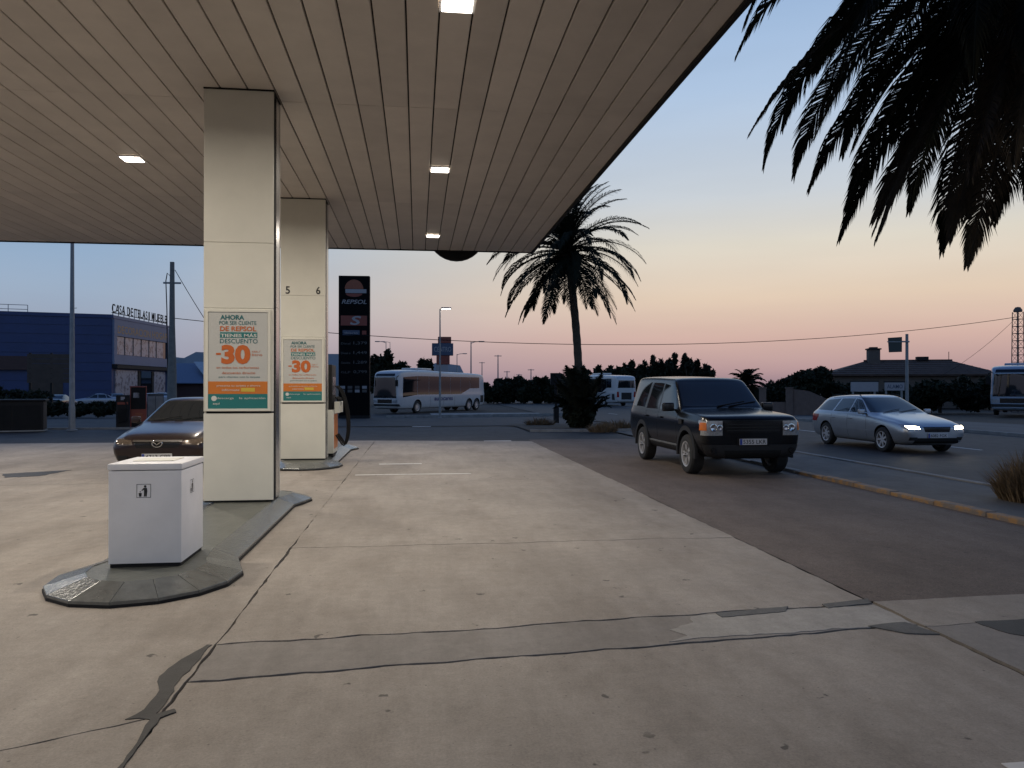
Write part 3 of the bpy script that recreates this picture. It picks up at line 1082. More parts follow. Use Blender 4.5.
def wheel(parent, x, y, z, r, w, spokes=5, rim_r=0.66, split=True, rimmat=None):
    rimmat = rimmat or m_rim
    key = (r, w, spokes, rim_r, rimmat.name)
    if key not in WHEEL:
        t = MB()
        t.lathe([(r * rim_r, -w * .5), (r * .80, -w * .52), (r * .94, -w * .48), (r, -w * .36), (r, w * .36), (r * .94, w * .48), (r * .80, w * .52), (r * rim_r, w * .5), (r * rim_r, -w * .5)], 36, 'y')
        tm = t.mesh('tyre'); tm.materials.append(m_tyre)
        bm = bmesh.new(); bm.from_mesh(tm); bmesh.ops.recalc_face_normals(bm, faces=bm.faces); bm.to_mesh(tm); bm.free()
        tm.polygons.foreach_set('use_smooth', [True] * len(tm.polygons)); tm.set_sharp_from_angle(angle=R(35))
        g = MB()
        rr = r * rim_r
        g.lathe([(rr * 1.0, w * .49), (rr * .9, w * .47), (rr * .88, w * .25), (rr * .88, -w * .3), (rr, -w * .4)], 36, 'y')
        g.lathe([(0.001, w * .40), (rr * .16, w * .40), (rr * .2, w * .34), (rr * .2, w * .1)], 20, 'y')
        for k in range(spokes):
            for dlt in ((-0.16, 0.16) if split else (0,)):
                a = 2 * math.pi * k / spokes
                ca, sa = math.cos(a), math.sin(a)
                cb, sb = math.cos(a + dlt), math.sin(a + dlt)
                wd = rr * (.07 if split else .14)
                p0 = Vector((ca * rr * .14, 0, sa * rr * .14)); p1 = Vector((cb * rr * .93, 0, sb * rr * .93))
                nrm_ = Vector((-(p1 - p0).z, 0, (p1 - p0).x)).normalized()
                q = [p0 - nrm_ * wd, p0 + nrm_ * wd, p1 + nrm_ * wd * .8, p1 - nrm_ * wd * .8]
                q = [(v.x, w * .30, v.z) for v in q]
                g.prism(q, (0, w * .10, 0))
        g2 = MB(); g2.disc((0, -w * .05, 0), rr * .88, 'y', 30, 0.01)
        gm = g.mesh('rim'); gm.materials.append(rimmat)
        bm = bmesh.new(); bm.from_mesh(gm); bmesh.ops.recalc_face_normals(bm, faces=bm.faces); bm.to_mesh(gm); bm.free()
        gm.polygons.foreach_set('use_smooth', [True] * len(gm.polygons)); gm.set_sharp_from_angle(angle=R(35))
        dm = g2.mesh('brake_disc'); dm.materials.append(m_dark)
        WHEEL[key] = (tm, gm, dm)
    tm, gm, dm = WHEEL[key]
    o = obj('wheel', tm, parent, (x, y, z))
    if y < 0:
        o.rotation_euler = (0, 0, math.pi)
    obj('rim', gm, o); obj('brake_disc', dm, o)
    return o


def arch_trim(parent, wx, wz, r, y, wid, mat, a0=-8, a1=188, th=0.03):
    mbx = MB()
    n = 20
    vs = []
    for i in range(n + 1):
        a = R(a0 + (a1 - a0) * i / n)
        for rr, yy in ((r - .012, y - .05), (r - .012, y + .012), (r + wid, y + .004), (r + wid, y - .05)):
            vs.append((wx + rr * math.cos(a), math.copysign(1, y) * (abs(y) + (yy - y)), wz + rr * math.sin(a)))
    fs = []
    for i in range(n):
        for k in range(4):
            fs.append((i * 4 + k, i * 4 + (k + 1) % 4, (i + 1) * 4 + (k + 1) % 4, (i + 1) * 4 + k))
    fs += [(0, 1, 2, 3), (n * 4 + 3, n * 4 + 2, n * 4 + 1, n * 4)]
    mbx.add(vs, fs)
    return mbx.build('arch_trim', mat, parent, smooth=True)


def plate(parent, x, z, s, w=0.52, h=0.112, slope=0.0):
    p = MB().box(x, x + .014, -w / 2, w / 2, z - h / 2, z + h / 2).build('number_plate', m_plate, parent, bevel=0.004)
    mbx = MB()
    text(mbx, s, -w / 2 + 0.065, w / 2 - .02, z - h * .33, z + h * .33, lambda a, b: (x + .0155, a, b), 0.012)
    mbx.build('lettering', m_ink, p, fixn=False)
    MB().box(x + .0142, x + .0152, -w / 2 + .004, -w / 2 + .05, z - h / 2 + .004, z + h / 2 - .004).build('plate_band', m_blue_eu, p)
    return p


def mirror(parent, x, y, z, mat, s=1.0):
    for sgn in (-1, 1):
        mbx = MB()
        mbx.cbox((x, sgn * (y + .10 * s), z + .03), .09 * s, .20 * s, .15 * s)
        o = mbx.build('mirror', mat, parent, bevel=0.03, seg=3, smooth=True)
        MB().cbox((x + .01, sgn * (y - .0), z - .03), .05 * s, .14 * s, .035).build('mirror_arm', m_black, o)
        MB().cbox((x - .047 * s, sgn * (y + .10 * s), z + .03), .004, .16 * s, .11 * s).build('mirror_glass', m_glass, o)


# ---------------------------------------------------------------- black four by four
def make_suv(loc, rz):
    t = empty('parked_suv', loc, rz)
    m_p = paint('black car paint', (0.0035, 0.004, 0.0055), 0.0, 0.22, .12)
    st = [(2.44, .46, .72, .80, .66, .80, .97, .74, 1.02, 1.045),
          (2.40, .36, .84, .92, .66, .91, 1.02, .84, 1.085, 1.115),
          (2.25, .33, .88, .955, .68, .945, 1.045, .88, 1.12, 1.15),
          (1.80, .33, .90, .965, .70, .955, 1.06, .89, 1.145, 1.185),
          (1.20, .33, .90, .965, .70, .955, 1.075, .89, 1.165, 1.21),
          (1.08, .33, .90, .965, .70, .955, 1.08, .87, 1.18, 1.235),
          (0.98, .33, .90, .965, .70, .955, 1.085, .855, 1.235, 1.31),
          (0.42, .33, .90, .965, .70, .955, 1.09, .755, 1.745, 1.815),
          (0.28, .33, .90, .965, .70, .955, 1.09, .745, 1.785, 1.855),
          (-0.50, .33, .90, .965, .70, .955, 1.095, .745, 1.80, 1.87),
          (-0.95, .33, .90, .965, .70, .955, 1.10, .745, 1.815, 1.895),
          (-2.10, .33, .90, .965, .70, .955, 1.11, .735, 1.83, 1.905),
          (-2.30, .34, .89, .955, .70, .945, 1.11, .72, 1.82, 1.89),
          (-2.39, .38, .86, .93, .70, .92, 1.11, .70, 1.76, 1.82),
          (-2.42, .46, .76, .84, .70, .83, 1.11, .62, 1.64, 1.70)]
    whole = cage_mesh(st, m_p)
    WX = (1.56, -1.33); wz = .372; r = .372
    body = cut_arches(whole, [(wx, wz + .02) for wx in WX], .445, .58, 1.1)
    obj('body', body, t)
    # glazing: rubber border then the pane
    def win(poly, name='side_window'):
        cx = sum(p[0] for p in poly) / len(poly); cz = sum(p[1] for p in poly) / len(poly)
        both(whole, poly, .3, 1.2, .004, m_glass, name, t)
    sides = [[(0.86, 1.20), (0.47, 1.70), (-0.16, 1.735), (-0.16, 1.18)],
             [(-0.25, 1.18), (-0.25, 1.735), (-0.98, 1.745), (-1.10, 1.18)],
             [(-1.27, 1.20), (-1.15, 1.76), (-2.12, 1.775), (-2.26, 1.36), (-2.26, 1.22)]]
    both(whole, [(0.98, 1.13), (0.44, 1.76), (-2.16, 1.80), (-2.30, 1.40), (-2.30, 1.15)], .3, 1.2, .002, m_gloss_black, 'window_surround', t)
    for q in sides:
        win(q)
    both(whole, [(-0.165, 1.17), (-0.165, 1.74), (-0.245, 1.74), (-0.245, 1.17)], .3, 1.2, .006, m_gloss_black, 'pillar', t)
    ws_ = patch(whole, [(-.80, 1.265), (.80, 1.265), (.70, 1.755), (-.70, 1.755)], 'x+', 0.2, 1.4, .004, m_glass, 'windscreen', t)
    for s in (-1, 1):
        MB().tube([(1.06, s * .12, 1.27), (0.98, s * .12 + .35, 1.32), (0.93, s * .12 + .62, 1.36)], 0.009, 5).build('wiper', m_black, t)
    patch(whole, [(-.70, 1.22), (.70, 1.22), (.62, 1.72), (-.62, 1.72)], 'x-', -3, -2.2, .004, m_glass, 'rear_window', t)
    # lower body: bumpers and sill in dark plastic
    patch(whole, [(-1.0, .30), (1.0, .30), (1.0, .60), (-1.0, .60)], 'x+', 2.0, 3, .010, m_plastic, 'front_bumper', t, mind=.25)
    both(whole, [(1.1, .33), (1.1, .47), (-0.87, .47), (-0.87, .33)], .5, 1.2, .018, m_plastic, 'sill', t, mind=.3)
    both(whole, [(1.06, .485), (1.06, .515), (-0.83, .515), (-0.83, .485)], .5, 1.2, .012, m_galv, 'sill_strip', t, mind=.3)
    # grille
    g = patch(whole, [(-.52, .82), (.52, .82), (.54, 1.02), (-.54, 1.02)], 'x+', 2.2, 3, .008, m_gloss_black, 'grille', t)
    for k in range(3):
        patch(whole, [(-.50, .85 + k * .055), (.50, .85 + k * .055), (.50, .872 + k * .055), (-.50, .872 + k * .055)], 'x+', 2.2, 3, .022, m_plastic, 'grille_bar', g)
    patch(whole, [(-.50, .36), (.50, .36), (.54, .50), (-.54, .50)], 'x+', 2.0, 3, .02, m_black, 'air_intake', t)
    for s in (-1, 1):
        a, b = sorted((s * .575, s * .93))
        h = patch(whole, [(a, .77), (b, .77), (b, 1.035), (a, 1.035)], 'x+', 2.2, 3, .012, m_lens, 'headlight', t, mind=.05)
        a2, b2 = sorted((s * .86, s * .955))
        patch(whole, [(a2, .86), (b2, .86), (b2, 1.0), (a2, 1.0)], 'x+', 2.27, 3, .017, m_amber, 'indicator', h, mind=.02)
        for yy, rr_ in ((.74, .075), (.63, .055)):
            MB().lathe([(0.001, .012), (rr_ * .7, .014), (rr_ * .8, 0.02), (rr_, .018), (rr_, -.05)], 18, 'x', (2.425 if yy > .7 else 2.44, s * yy, .91)).build('reflector', m_chrome, h, smooth=True)
        MB().disc((2.40, s * .74, .50), .05, 'x', 16, .055).build('fog_lamp', m_gloss_black, t)
    plate(t, 2.452, .655, '5355 LKR')
    MB().box(2.43, 2.452, -.30, .30, .58, .73).build('plate_holder', m_black, t, bevel=.006)
    for s in (-1, 1):
        for wx in WX:
            arch_trim(t, wx, wz + .02, .445, s * .955, .075, m_plastic)
            wheel(t, wx, s * .83, wz, r, .25, 5, .66, True)
        for xx in (.02, -.98):
            MB().cbox((xx, s * .972, 1.02), .20, .035, .035).build('door_handle', m_p, t, bevel=.01)
        for xx in (1.02, -.205, -1.06):
            patch(whole, [(xx - .005, .52), (xx + .005, .52), (xx + .005, 1.15), (xx - .005, 1.15)], 'y+' if s > 0 else 'y-', min(s * .5, s * 1.2), max(s * .5, s * 1.2), .001, m_black, 'door_gap', t)
        MB().cbox((1.30, s * .968, .98), .16, .02, .10).build('side_vent', m_plastic, t, bevel=.006)
    mirror(t, .80, .93, 1.22, m_gloss_black, 1.15)
    return t


suv = make_suv((6.06, 15.80, 0.0), R(-90))
tag(suv, 'black boxy four by four parked beside the orange yellow kerb', 'car')


# ---------------------------------------------------------------- saloon and estate
def make_car(name, loc, rz, pm_, estate=False, lights_on=False, plate_s=None, oval=False, detail=True):
    t = empty(name, loc, rz)
    st = [(2.33, .33, .54, .62, .50, .61, .60, .50, .625, .64),
          (2.28, .25, .68, .77, .50, .755, .64, .60, .675, .70),
          (2.14, .21, .75, .84, .50, .81, .69, .66, .735, .775),
          (1.90, .19, .78, .855, .52, .835, .745, .70, .79, .84),
          (1.40, .18, .81, .885, .54, .865, .82, .73, .86, .915),
          (1.04, .18, .82, .89, .55, .87, .865, .74, .905, .965),
          (0.92, .18, .82, .89, .55, .87, .88, .73, .935, 1.0),
          (0.05, .18, .82, .89, .55, .87, .91, .585, 1.345, 1.415),
          (-0.12, .18, .82, .89, .55, .87, .915, .57, 1.38, 1.445),
          (-0.85, .18, .82, .89, .55, .87, .92, .565, 1.375, 1.44)]
    if estate:
        st += [(-1.60, .18, .82, .885, .55, .865, .925, .56, 1.335, 1.40),
               (-1.88, .19, .81, .87, .55, .85, .925, .555, 1.28, 1.345),
               (-2.12, .21, .78, .84, .55, .82, .92, .60, 1.03, 1.08),
               (-2.22, .24, .72, .80, .55, .78, .88, .62, .93, .96),
               (-2.29, .32, .60, .70, .56, .68, .80, .55, .85, .87)]
    else:
        st += [(-1.52, .18, .82, .885, .55, .865, .925, .66, 1.02, 1.075),
               (-1.66, .18, .82, .885, .55, .86, .93, .70, .985, 1.03),
               (-2.12, .21, .78, .85, .55, .82, .92, .68, .97, 1.01),
               (-2.26, .26, .70, .78, .55, .76, .88, .62, .93, .96),
               (-2.32, .34, .56, .64, .56, .62, .80, .5, .84, .86)]
    whole = cage_mesh(st, pm_)
    WX = (1.40, -1.30); r = .315
    body = cut_arches(whole, [(wx, r + .01) for wx in WX], .365, .52, 1.1)
    obj('body', body, t)
    patch(whole, [(-.745, .985), (.745, .985), (.555, 1.365), (-.555, 1.365)], 'x+', -.1, 1.2, .003, m_glass, 'windscreen', t)
    sides = [[(0.62, .975), (0.10, 1.30), (-0.16, 1.335), (-0.16, .965)], [(-0.22, .965), (-0.22, 1.335), (-0.86, 1.325), (-0.98, .97)]]
    if estate:
        sides.append([(-1.06, .975), (-0.95, 1.32), (-1.58, 1.28), (-1.86, 1.10), (-1.90, .99)])
    else:
        sides.append([(-1.04, .975), (-0.93, 1.315), (-1.02, 1.305), (-1.36, 1.02), (-1.38, .985)])
    for q in sides:
        both(whole, q, .3, 1.1, .003, m_glass, 'side_window', t)
    if estate:
        patch(whole, [(-.55, 1.03), (.55, 1.03), (.48, 1.30), (-.48, 1.30)], 'x-', -3, -1.7, .003, m_glass, 'rear_window', t)
    else:
        patch(whole, [(-.62, 1.05), (.62, 1.05), (.50, 1.36), (-.50, 1.36)], 'x-', -3, -.8, .003, m_glass, 'rear_window', t)
    for s in (-1, 1):
        for wx in WX:
            wheel(t, wx, s * .775, r, r, .205, 5 if not estate else 7, .68, not estate)
    if detail:
        m_hl = M('lit headlamp', (1.0, 0.86, 0.58), .3, var=0, emis=45.0) if lights_on else m_lens
        for s in (-1, 1):
            a, b = sorted((s * .44, s * .80))
            q = [(s * .42, .605), (s * .66, .60), (s * .80, .655), (s * .79, .725), (s * .46, .69)]
            h = patch(whole, q, 'x+', 1.7, 3, .006, m_lens if estate else m_lens_dark, 'headlight', t, mind=.03)
            if lights_on:
                q2 = [(s * .46, .62), (s * .72, .625), (s * .75, .69), (s * .48, .675)]
                patch(whole, q2, 'x+', 1.7, 3, .012, m_hl, 'lit_bulb', h, mind=.03)
            else:
                MB().lathe([(0.001, .02), (.04, .03), (.06, .022), (.062, -.05)], 16, 'x', (2.165, s * .58, .655)).build('reflector', m_chrome, h, smooth=True)
            qf = [(s * .52, .34), (s * .70, .34), (s * .70, .42), (s * .52, .42)]
            patch(whole, qf, 'x+', 1.7, 3, .005, m_plastic, 'fog_lamp_recess', t, mind=.05)
            MB().lathe([(0.001, .014), (.034, .012), (.038, -.05)], 14, 'x', (2.17, s * .60, .38)).build('fog_lamp', m_lens, t, smooth=True)
            tl = [(s * .55, .66), (s * .86, .66), (s * .86, .86), (s * .60, .88)]
            patch(whole, tl, 'x-', -3, -1.7, .006, m_redl, 'tail_lamp', t, mind=.03)
            yy = 'y+' if s > 0 else 'y-'
            for xx in (.70, -.19, -1.02):
                patch(whole, [(xx - .004, .32), (xx + .004, .32), (xx + .004, .90), (xx - .004, .90)], yy, min(s * .5, s * 1.1), max(s * .5, s * 1.1), .001, m_black, 'door_gap', t)
            patch(whole, [(1.02, .50), (1.02, .53), (-.92, .53), (-.92, .50)], yy, min(s * .5, s * 1.1), max(s * .5, s * 1.1), .006, pm_, 'rub_strip', t)
            for xx in (-.05, -.90):
                MB().cbox((xx, s * .885, .80), .17, .03, .03).build('door_handle', pm_, t, bevel=.008)
        gq = [(-.36, .555), (.36, .555), (.40, .66), (-.40, .66)] if not estate else [(-.32, .545), (.32, .545), (.36, .665), (-.36, .665)]
        g = patch(whole, gq, 'x+', 1.9, 3, .004, m_gloss_black, 'grille', t)
        patch(whole, [(-.42, .662), (.42, .662), (.43, .690), (-.43, .690)] if not estate else [(-.37, .668), (.37, .668), (.37, .682), (-.37, .682)], 'x+', 1.9, 3, .012, m_chrome, 'grille_trim', g)
        if oval:
            mbx = MB()
            mbx.tube([(2.335, .085 * math.cos(a), .635 + .062 * math.sin(a)) for a in [k * math.pi / 10 for k in range(21)]], .011, 6)
            mbx.tube([(2.335, -.07, .665), (2.345, -.03, .64), (2.35, 0, .615), (2.345, .03, .64), (2.335, .07, .665)], .010, 6)
            mbx.build('badge', m_chrome, g, smooth=True)
        patch(whole, [(-.60, .27), (.60, .27), (.56, .40), (-.56, .40)], 'x+', 1.9, 3, .004, m_black, 'air_intake', t)
        plate(t, 2.335, .40 if not estate else .46, plate_s or '2846 DVT')
        mirror(t, .62, .86, .97, pm_, .85)
        MB().tube([(.98, -.1, 1.0), (.86, .30, 1.045), (.80, .5, 1.06)], .007, 5).build('wiper', m_black, t)
        MB().tube([(.98, -.55, .985), (.88, -.2, 1.045), (.83, .0, 1.07)], .007, 5).build('wiper', m_black, t)
        if estate:
            for s in (-1, 1):
                MB().tube([(.0, s * .56, 1.40), (-.1, s * .56, 1.445), (-1.3, s * .55, 1.43), (-1.5, s * .55, 1.385)], .012, 6).build('roof_rail', m_dark, t, smooth=True)
    return t


sed = make_car('waiting_saloon', (-4.62, 16.80, 0), R(-90), paint('dark maroon brown paint', (0.020, 0.010, 0.010), .4, .28), oval=True, plate_s='4713 CPB')
tag(sed, 'dark maroon saloon waiting behind the pump island and litter bin', 'car')
est = make_car('moving_estate_car', (13.02, 20.35, -0.05), R(-90), paint('silver blue metallic paint', (0.42, 0.45, 0.48), .6, .3), estate=True, lights_on=True, plate_s='6082 FGK')
est.scale = (1.03, 1.03, 1.03)
tag(est, 'silver estate car driving on the main road with headlights lit', 'car')


# ---------------------------------------------------------------- coaches
def make_coach(loc, rz, pm_, L=13.8, H=3.55, name='coach', script=None, stripe=None):
    t = empty(name, loc, rz)
    h = L / 2
    k = H / 3.6
    st = [(h, .55, .95, 1.05, 1.0, 1.08, 1.5, .95, 2.7 * k, 2.95 * k),
          (h - .10, .42, 1.12, 1.2, 1.0, 1.2, 1.5, 1.08, 3.0 * k, 3.22 * k),
          (h - .40, .36, 1.2, 1.265, 1.0, 1.27, 1.5, 1.21, 3.25 * k, 3.44 * k),
          (h - 1.0, .34, 1.22, 1.275, 1.0, 1.28, 1.55, 1.24, 3.34 * k, 3.52 * k),
          (h - 2.6, .34, 1.22, 1.275, 1.0, 1.28, 1.6, 1.25, 3.38 * k, 3.60 * k),
          (h - 5.4, .34, 1.22, 1.275, 1.0, 1.28, 1.6, 1.25, 3.38 * k, 3.60 * k),
          (h - 6.2, .34, 1.22, 1.275, 1.0, 1.28, 1.6, 1.25, 3.34 * k, 3.50 * k),
          (-h + 1.5, .34, 1.22, 1.275, 1.0, 1.28, 1.6, 1.25, 3.30 * k, 3.46 * k),
          (-h + .35, .38, 1.2, 1.26, 1.0, 1.265, 1.6, 1.22, 3.20 * k, 3.36 * k),
          (-h + .08, .50, 1.1, 1.16, 1.0, 1.17, 1.6, 1.05, 3.0 * k, 3.14 * k),
          (-h, .70, .9, .98, 1.05, 1.0, 1.6, .9, 2.7 * k, 2.85 * k)]
    whole = cage_mesh(st, pm_)
    WX = [h - 2.75, -h + 3.0, -h + 1.65] if L > 12.5 else [h - 2.6, -h + 3.2]
    r = .50
    body = cut_arches(whole, [(x_, r + .02) for x_ in WX], .60, .70, 1.5)
    obj('body', body, t)
    # window band: panes with thin gaps, the lower edge sweeping up at the rear
    x = h - 1.05
    n = 7
    wdt = (L - 2.2) / n
    for i in range(n):
        xa, xb = x - i * wdt, x - (i + 1) * wdt + .03
        lo = 1.50 if i < n - 2 else (1.62 if i == n - 2 else 2.0)
        lob = 1.50 if i < n - 2 else (2.0 if i == n - 2 else 2.02)
        loa = lo if i != n - 2 else 1.50
        if i == 0:
            q = [(xa + .35, 1.30), (xa + .25, 2.95 * k), (xb, 3.05 * k), (xb, 1.50)]
        else:
            q = [(xa, loa), (xa, 3.05 * k), (xb, 3.05 * k), (xb, lob)]
        both(whole, q, .8, 1.6, .006, m_glass_coach, 'side_window', t)
    wsn = patch(whole, [(-1.10, 1.25), (1.10, 1.25), (1.0, 2.92 * k), (-1.0, 2.92 * k)], 'x+', h - 1.2, h + 1, .006, m_glass, 'windscreen', t)
    patch(whole, [(-.95, 3.0 * k), (.95, 3.0 * k), (.9, 3.22 * k), (-.9, 3.22 * k)], 'x+', h - 1.2, h + 1, .006, m_gloss_black, 'destination_panel', t)
    patch(whole, [(-1.0, 2.0), (1.0, 2.0), (.9, 2.85 * k), (-.9, 2.85 * k)], 'x-', -h - 1, -h + .6, .006, m_glass, 'rear_window', t)
    patch(whole, [(-1.2, .60), (1.2, .60), (1.2, .78), (-1.2, .78)], 'x+', h - .6, h + 1, .02, m_plastic, 'bumper', t)
    patch(whole, [(-.7, .84), (.7, .84), (.7, 1.14), (-.7, 1.14)], 'x+', h - .6, h + 1, .008, m_gloss_black, 'front_panel', t)
    patch(whole, [(-.6, .75), (.6, .75), (.6, 1.5), (-.6, 1.5)], 'x-', -h - 1, -h + .6, .008, m_plastic, 'engine_grille', t)
    both(whole, [(-h + .4, .7), (-h + 1.0, .7), (-h + 1.0, 1.35), (-h + .4, 1.35)], .8, 1.6, .008, m_plastic, 'side_grille', t)
    for s in (-1, 1):
        q = [(s * .72, .86), (s * 1.14, .86), (s * 1.16, 1.10), (s * .78, 1.06)]
        patch(whole, q, 'x+', h - .8, h + 1, .01, m_lens, 'headlight', t, mind=.05)
        q = [(s * .85, 1.0), (s * 1.1, 1.0), (s * 1.1, 1.6), (s * .9, 1.6)]
        patch(whole, q, 'x-', -h - 1, -h + .8, .01, m_redl, 'tail_lamp', t, mind=.05)
        for x_ in WX:
            wheel(t, x_, s * 1.10, r, r, .28, 8, .60, False)
        mbx = MB()
        mbx.tube([(h - .35, s * 1.12, 3.05 * k), (h + .15, s * 1.30, 2.95 * k), (h + .2, s * 1.32, 2.7 * k)], .03, 6)
        mo = mbx.build('mirror_arm', m_black, t, smooth=True)
        MB().cbox((h + .2, s * 1.32, 2.45 * k), .12, .22, .5).build('mirror', m_black, mo, bevel=.03)
        for xx in (h - 4.6, h - 6.6, h - 8.4):
            if xx > -h + 3.8:
                patch(whole, [(xx, .45), (xx + .02, .45), (xx + .02, 1.3), (xx, 1.3)], 'y+' if s > 0 else 'y-', min(s, s * 1.6), max(s, s * 1.6), .003, m_plastic, 'hatch_gap', t)
    MB().box(h - 5.6, h - 3.2, -.7, .7, 3.56 * k, 3.74 * k).build('roof_unit', pm_, t, bevel=.06, smooth=True)
    if script:
        mbx = MB()
        text(mbx, script, -2.3, 0.6, .98, 1.30, lambda a, b: (-a - .5, 1.292, b), .02)
        mbx.build('lettering', stripe, t, fixn=False)
    return t


m_coach = paint('white coach paint', (0.50, 0.50, 0.50), .0, .35)
m_navy = M('navy lettering', (0.03, 0.05, 0.16), .5, var=0)


def cam_xy(lat, dep):
    return Vector((lat * math.cos(YAW) + dep * math.sin(YAW), dep * math.cos(YAW) - lat * math.sin(YAW)))


# front near corner and rear near corner in view coordinates (sideways, ahead)
f1, r1 = cam_xy(-8.9, 60.0), cam_xy(-2.45, 72.3)
dirv = (f1 - r1).normalized()
lft = Vector((-dirv.y, dirv.x))
ctr = (f1 + r1) / 2 - lft * 1.28
c1 = make_coach((ctr.x, ctr.y, gz(ctr.y) - 0.07), math.atan2(dirv.y, dirv.x), m_coach, L=(f1 - r1).length, script='autocares', stripe=m_navy)
tag(c1, 'long white touring coach parked beyond the price sign', 'coach')
# second coach, seen from its back corner beside the palm
f2, r2 = cam_xy(7.9, 93.0), cam_xy(11.1, 82.5)
dirv = (f2 - r2).normalized(); lft = Vector((-dirv.y, dirv.x))
ctr = (f2 + r2) / 2 - lft * 1.28
c2 = make_coach((ctr.x, ctr.y, gz(ctr.y) - 0.05), math.atan2(dirv.y, dirv.x), m_coach, L=(f2 - r2).length)
tag(c2, 'white coach standing between the palm tree and the black four by four', 'coach')
# third coach at the right-hand edge, facing the camera
fc = base_at(1013, 48)
m_coach_b = paint('pale blue white coach paint', (0.24, 0.30, 0.38), .0, .35)
c3 = make_coach((fc.x + 6.1 * math.cos(R(46)), fc.y + 6.1 * math.sin(R(46)), gz(fc.y)), R(-134), m_coach_b, L=12.2, H=3.3)
tag(c3, 'pale blue coach cut by the right edge beyond the main road', 'coach')


# ================================================================== SIGNS, POLES AND WIRES
m_sign_blk = M('black sign face', (0.004, 0.004, 0.005), 0.6, var=0, spec=.06)
m_sign_red = M('dull red sign panel', (0.20, 0.030, 0.018), 0.4, var=0.05)
m_sign_org = M('dull orange sign panel', (0.24, 0.055, 0.020), 0.4, var=0.05)
m_sign_wht = M('grey white sign print', (0.27, 0.27, 0.29), 0.4, var=0.05)
m_sign_dim = M('unlit price digits', (0.055, 0.058, 0.062), 0.4, var=0)
m_sign_blu = M('dull blue sign panel', (0.03, 0.055, 0.11), 0.4, var=0.05)


def facing(p):
    """turn so that local -y looks at the camera side of the street"""
    return math.atan2(-p.x * 0.0, 1)


tb = base_at(354.5, 50)
tot = tag(empty('price_totem', tb, -YAW * 0.3), 'tall black price totem sign in front of the white coach', 'sign')
TH = 9.15; TW = 0.985
MB().box(-TW, TW, -.28, .28, 0.0, TH).build('casing', m_sign_blk, tot, bevel=.02)
MB().box(-TW - .02, TW + .02, -.30, .30, -.05, .12).build('base', m_dark, tot)


def tp(u, v):
    """print coordinates of the sign face: u 0..1 across, v metres down from the top"""
    return (-TW + u * 2 * TW, TH - v)


def tq(name, u0, u1, v0, v1, mat, par, off=.284, shape=None):
    x0, z0 = tp(u0, v0); x1, z1 = tp(u1, v1)
    return MB().prism([(x0, -off, z0), (x1, -off, z0), (x1, -off, z1), (x0, -off, z1)], (0, .003, 0)).build(name, mat, par)


def tt(name, s, u0, u1, v0, v1, mat, par, off=.2845, bold=0.0, skew=0.0):
    x0, z0 = tp(u0, v0); x1, z1 = tp(u1, v1)
    mbx = MB()
    text(mbx, s, x0, x1, z1, z0, lambda a, b: (a, -off, b), bold, skew)
    return mbx.build(name, mat, par, fixn=False)


dome = [(-TW + TW * 2 * (.50 + .30 * math.cos(a)), -.284, TH - 0.85 + 0.60 * math.sin(a)) for a in [math.pi * k / 16 for k in range(17)]]
lg = MB().prism(dome, (0, .003, 0)).build('logo_dome', m_sign_org, tot)
tq('logo_band', .22, .90, .87, 1.12, m_sign_wht, lg)
low = [(-TW + TW * 2 * (.50 + .27 * math.cos(a)), -.284, TH - 1.15 + 0.22 * math.sin(a)) for a in [math.pi + math.pi * k / 12 for k in range(13)]]
MB().prism(low, (0, .003, 0)).build('logo_foot', m_sign_red, lg)
tt('lettering', 'REPSOL', .10, .90, 1.55, 1.82, m_sign_wht, tot, bold=.01, skew=.12)
rp_ = tq('red_panel', .07, .92, 2.58, 3.22, m_sign_red, tot)
tt('letter', 'S', .36, .66, 2.60, 3.18, m_sign_wht, rp_, off=.2875, bold=.02, skew=.25)
bp_ = tq('blue_panel', .13, .68, 3.52, 3.84, m_sign_blu, tot)
tt('lettering', 'abierto', .18, .62, 3.62, 3.76, m_sign_wht, bp_, off=.2875)
tq('small_panel', .76, .90, 3.55, 3.80, m_sign_red, tot)
for k in range(4):
    v = 4.25 + k * .62
    tt('price_row', ('1,379', '1,449', '1,289', '0,799')[k], .48, .92, v, v + .22, m_sign_dim, tot, bold=.01)
    tt('fuel_name', ('Diesel', 'Diesel e', 'Gasolina', 'GLP')[k], .08, .38, v + .06, v + .2, m_sign_dim, tot)
for r_ in range(2):
    for k in range(4):
        tq('service_icon', .06 + k * .235, .21 + k * .235, 7.12 + r_ * .24, 7.30 + r_ * .24, m_sign_dim if (k + r_) % 3 else m_sign_wht, tot)

m_lit = M('lit street lamp lens', (1.0, 0.92, 0.78), .4, var=0, emis=14.0)
m_unlit = M('unlit street lamp lens', (0.3, 0.3, 0.3), .3, var=0)


def street_lamp(px, depth, top_y, label, arm_dir=1, lit=False, r0=.075, arm=.8, name='street_lamp'):
    b = base_at(px, depth)
    top = CAM_H + (387 - top_y) * depth / FPX - b.z
    t = tag(empty(name, b), label, 'street lamp', 'street lamps')
    MB().lathe([(.001, 0), (r0 * 2.0, 0), (r0 * 2.0, .03), (r0 * 1.2, .05), (r0 * 1.15, .9), (r0, .95), (r0 * .55, top), (.001, top)], 12, 'z').build('pole', m_galv, t, smooth=True)
    MB().tube([(0, 0, top - .12), (arm_dir * arm * .5, 0, top + .02), (arm_dir * arm, 0, top + .05)], r0 * .45, 8).build('arm', m_galv, t, smooth=True)
    h = MB()
    h.cbox((arm_dir * (arm + .25), 0, top + .06), .62, .24, .09)
    ho = h.build('lamp_head', m_galv, t, bevel=.03, smooth=True)
    MB().cbox((arm_dir * (arm + .25), 0, top + .006), .50, .19, .03).build('lens', m_lit if lit else m_unlit, ho)
    return t


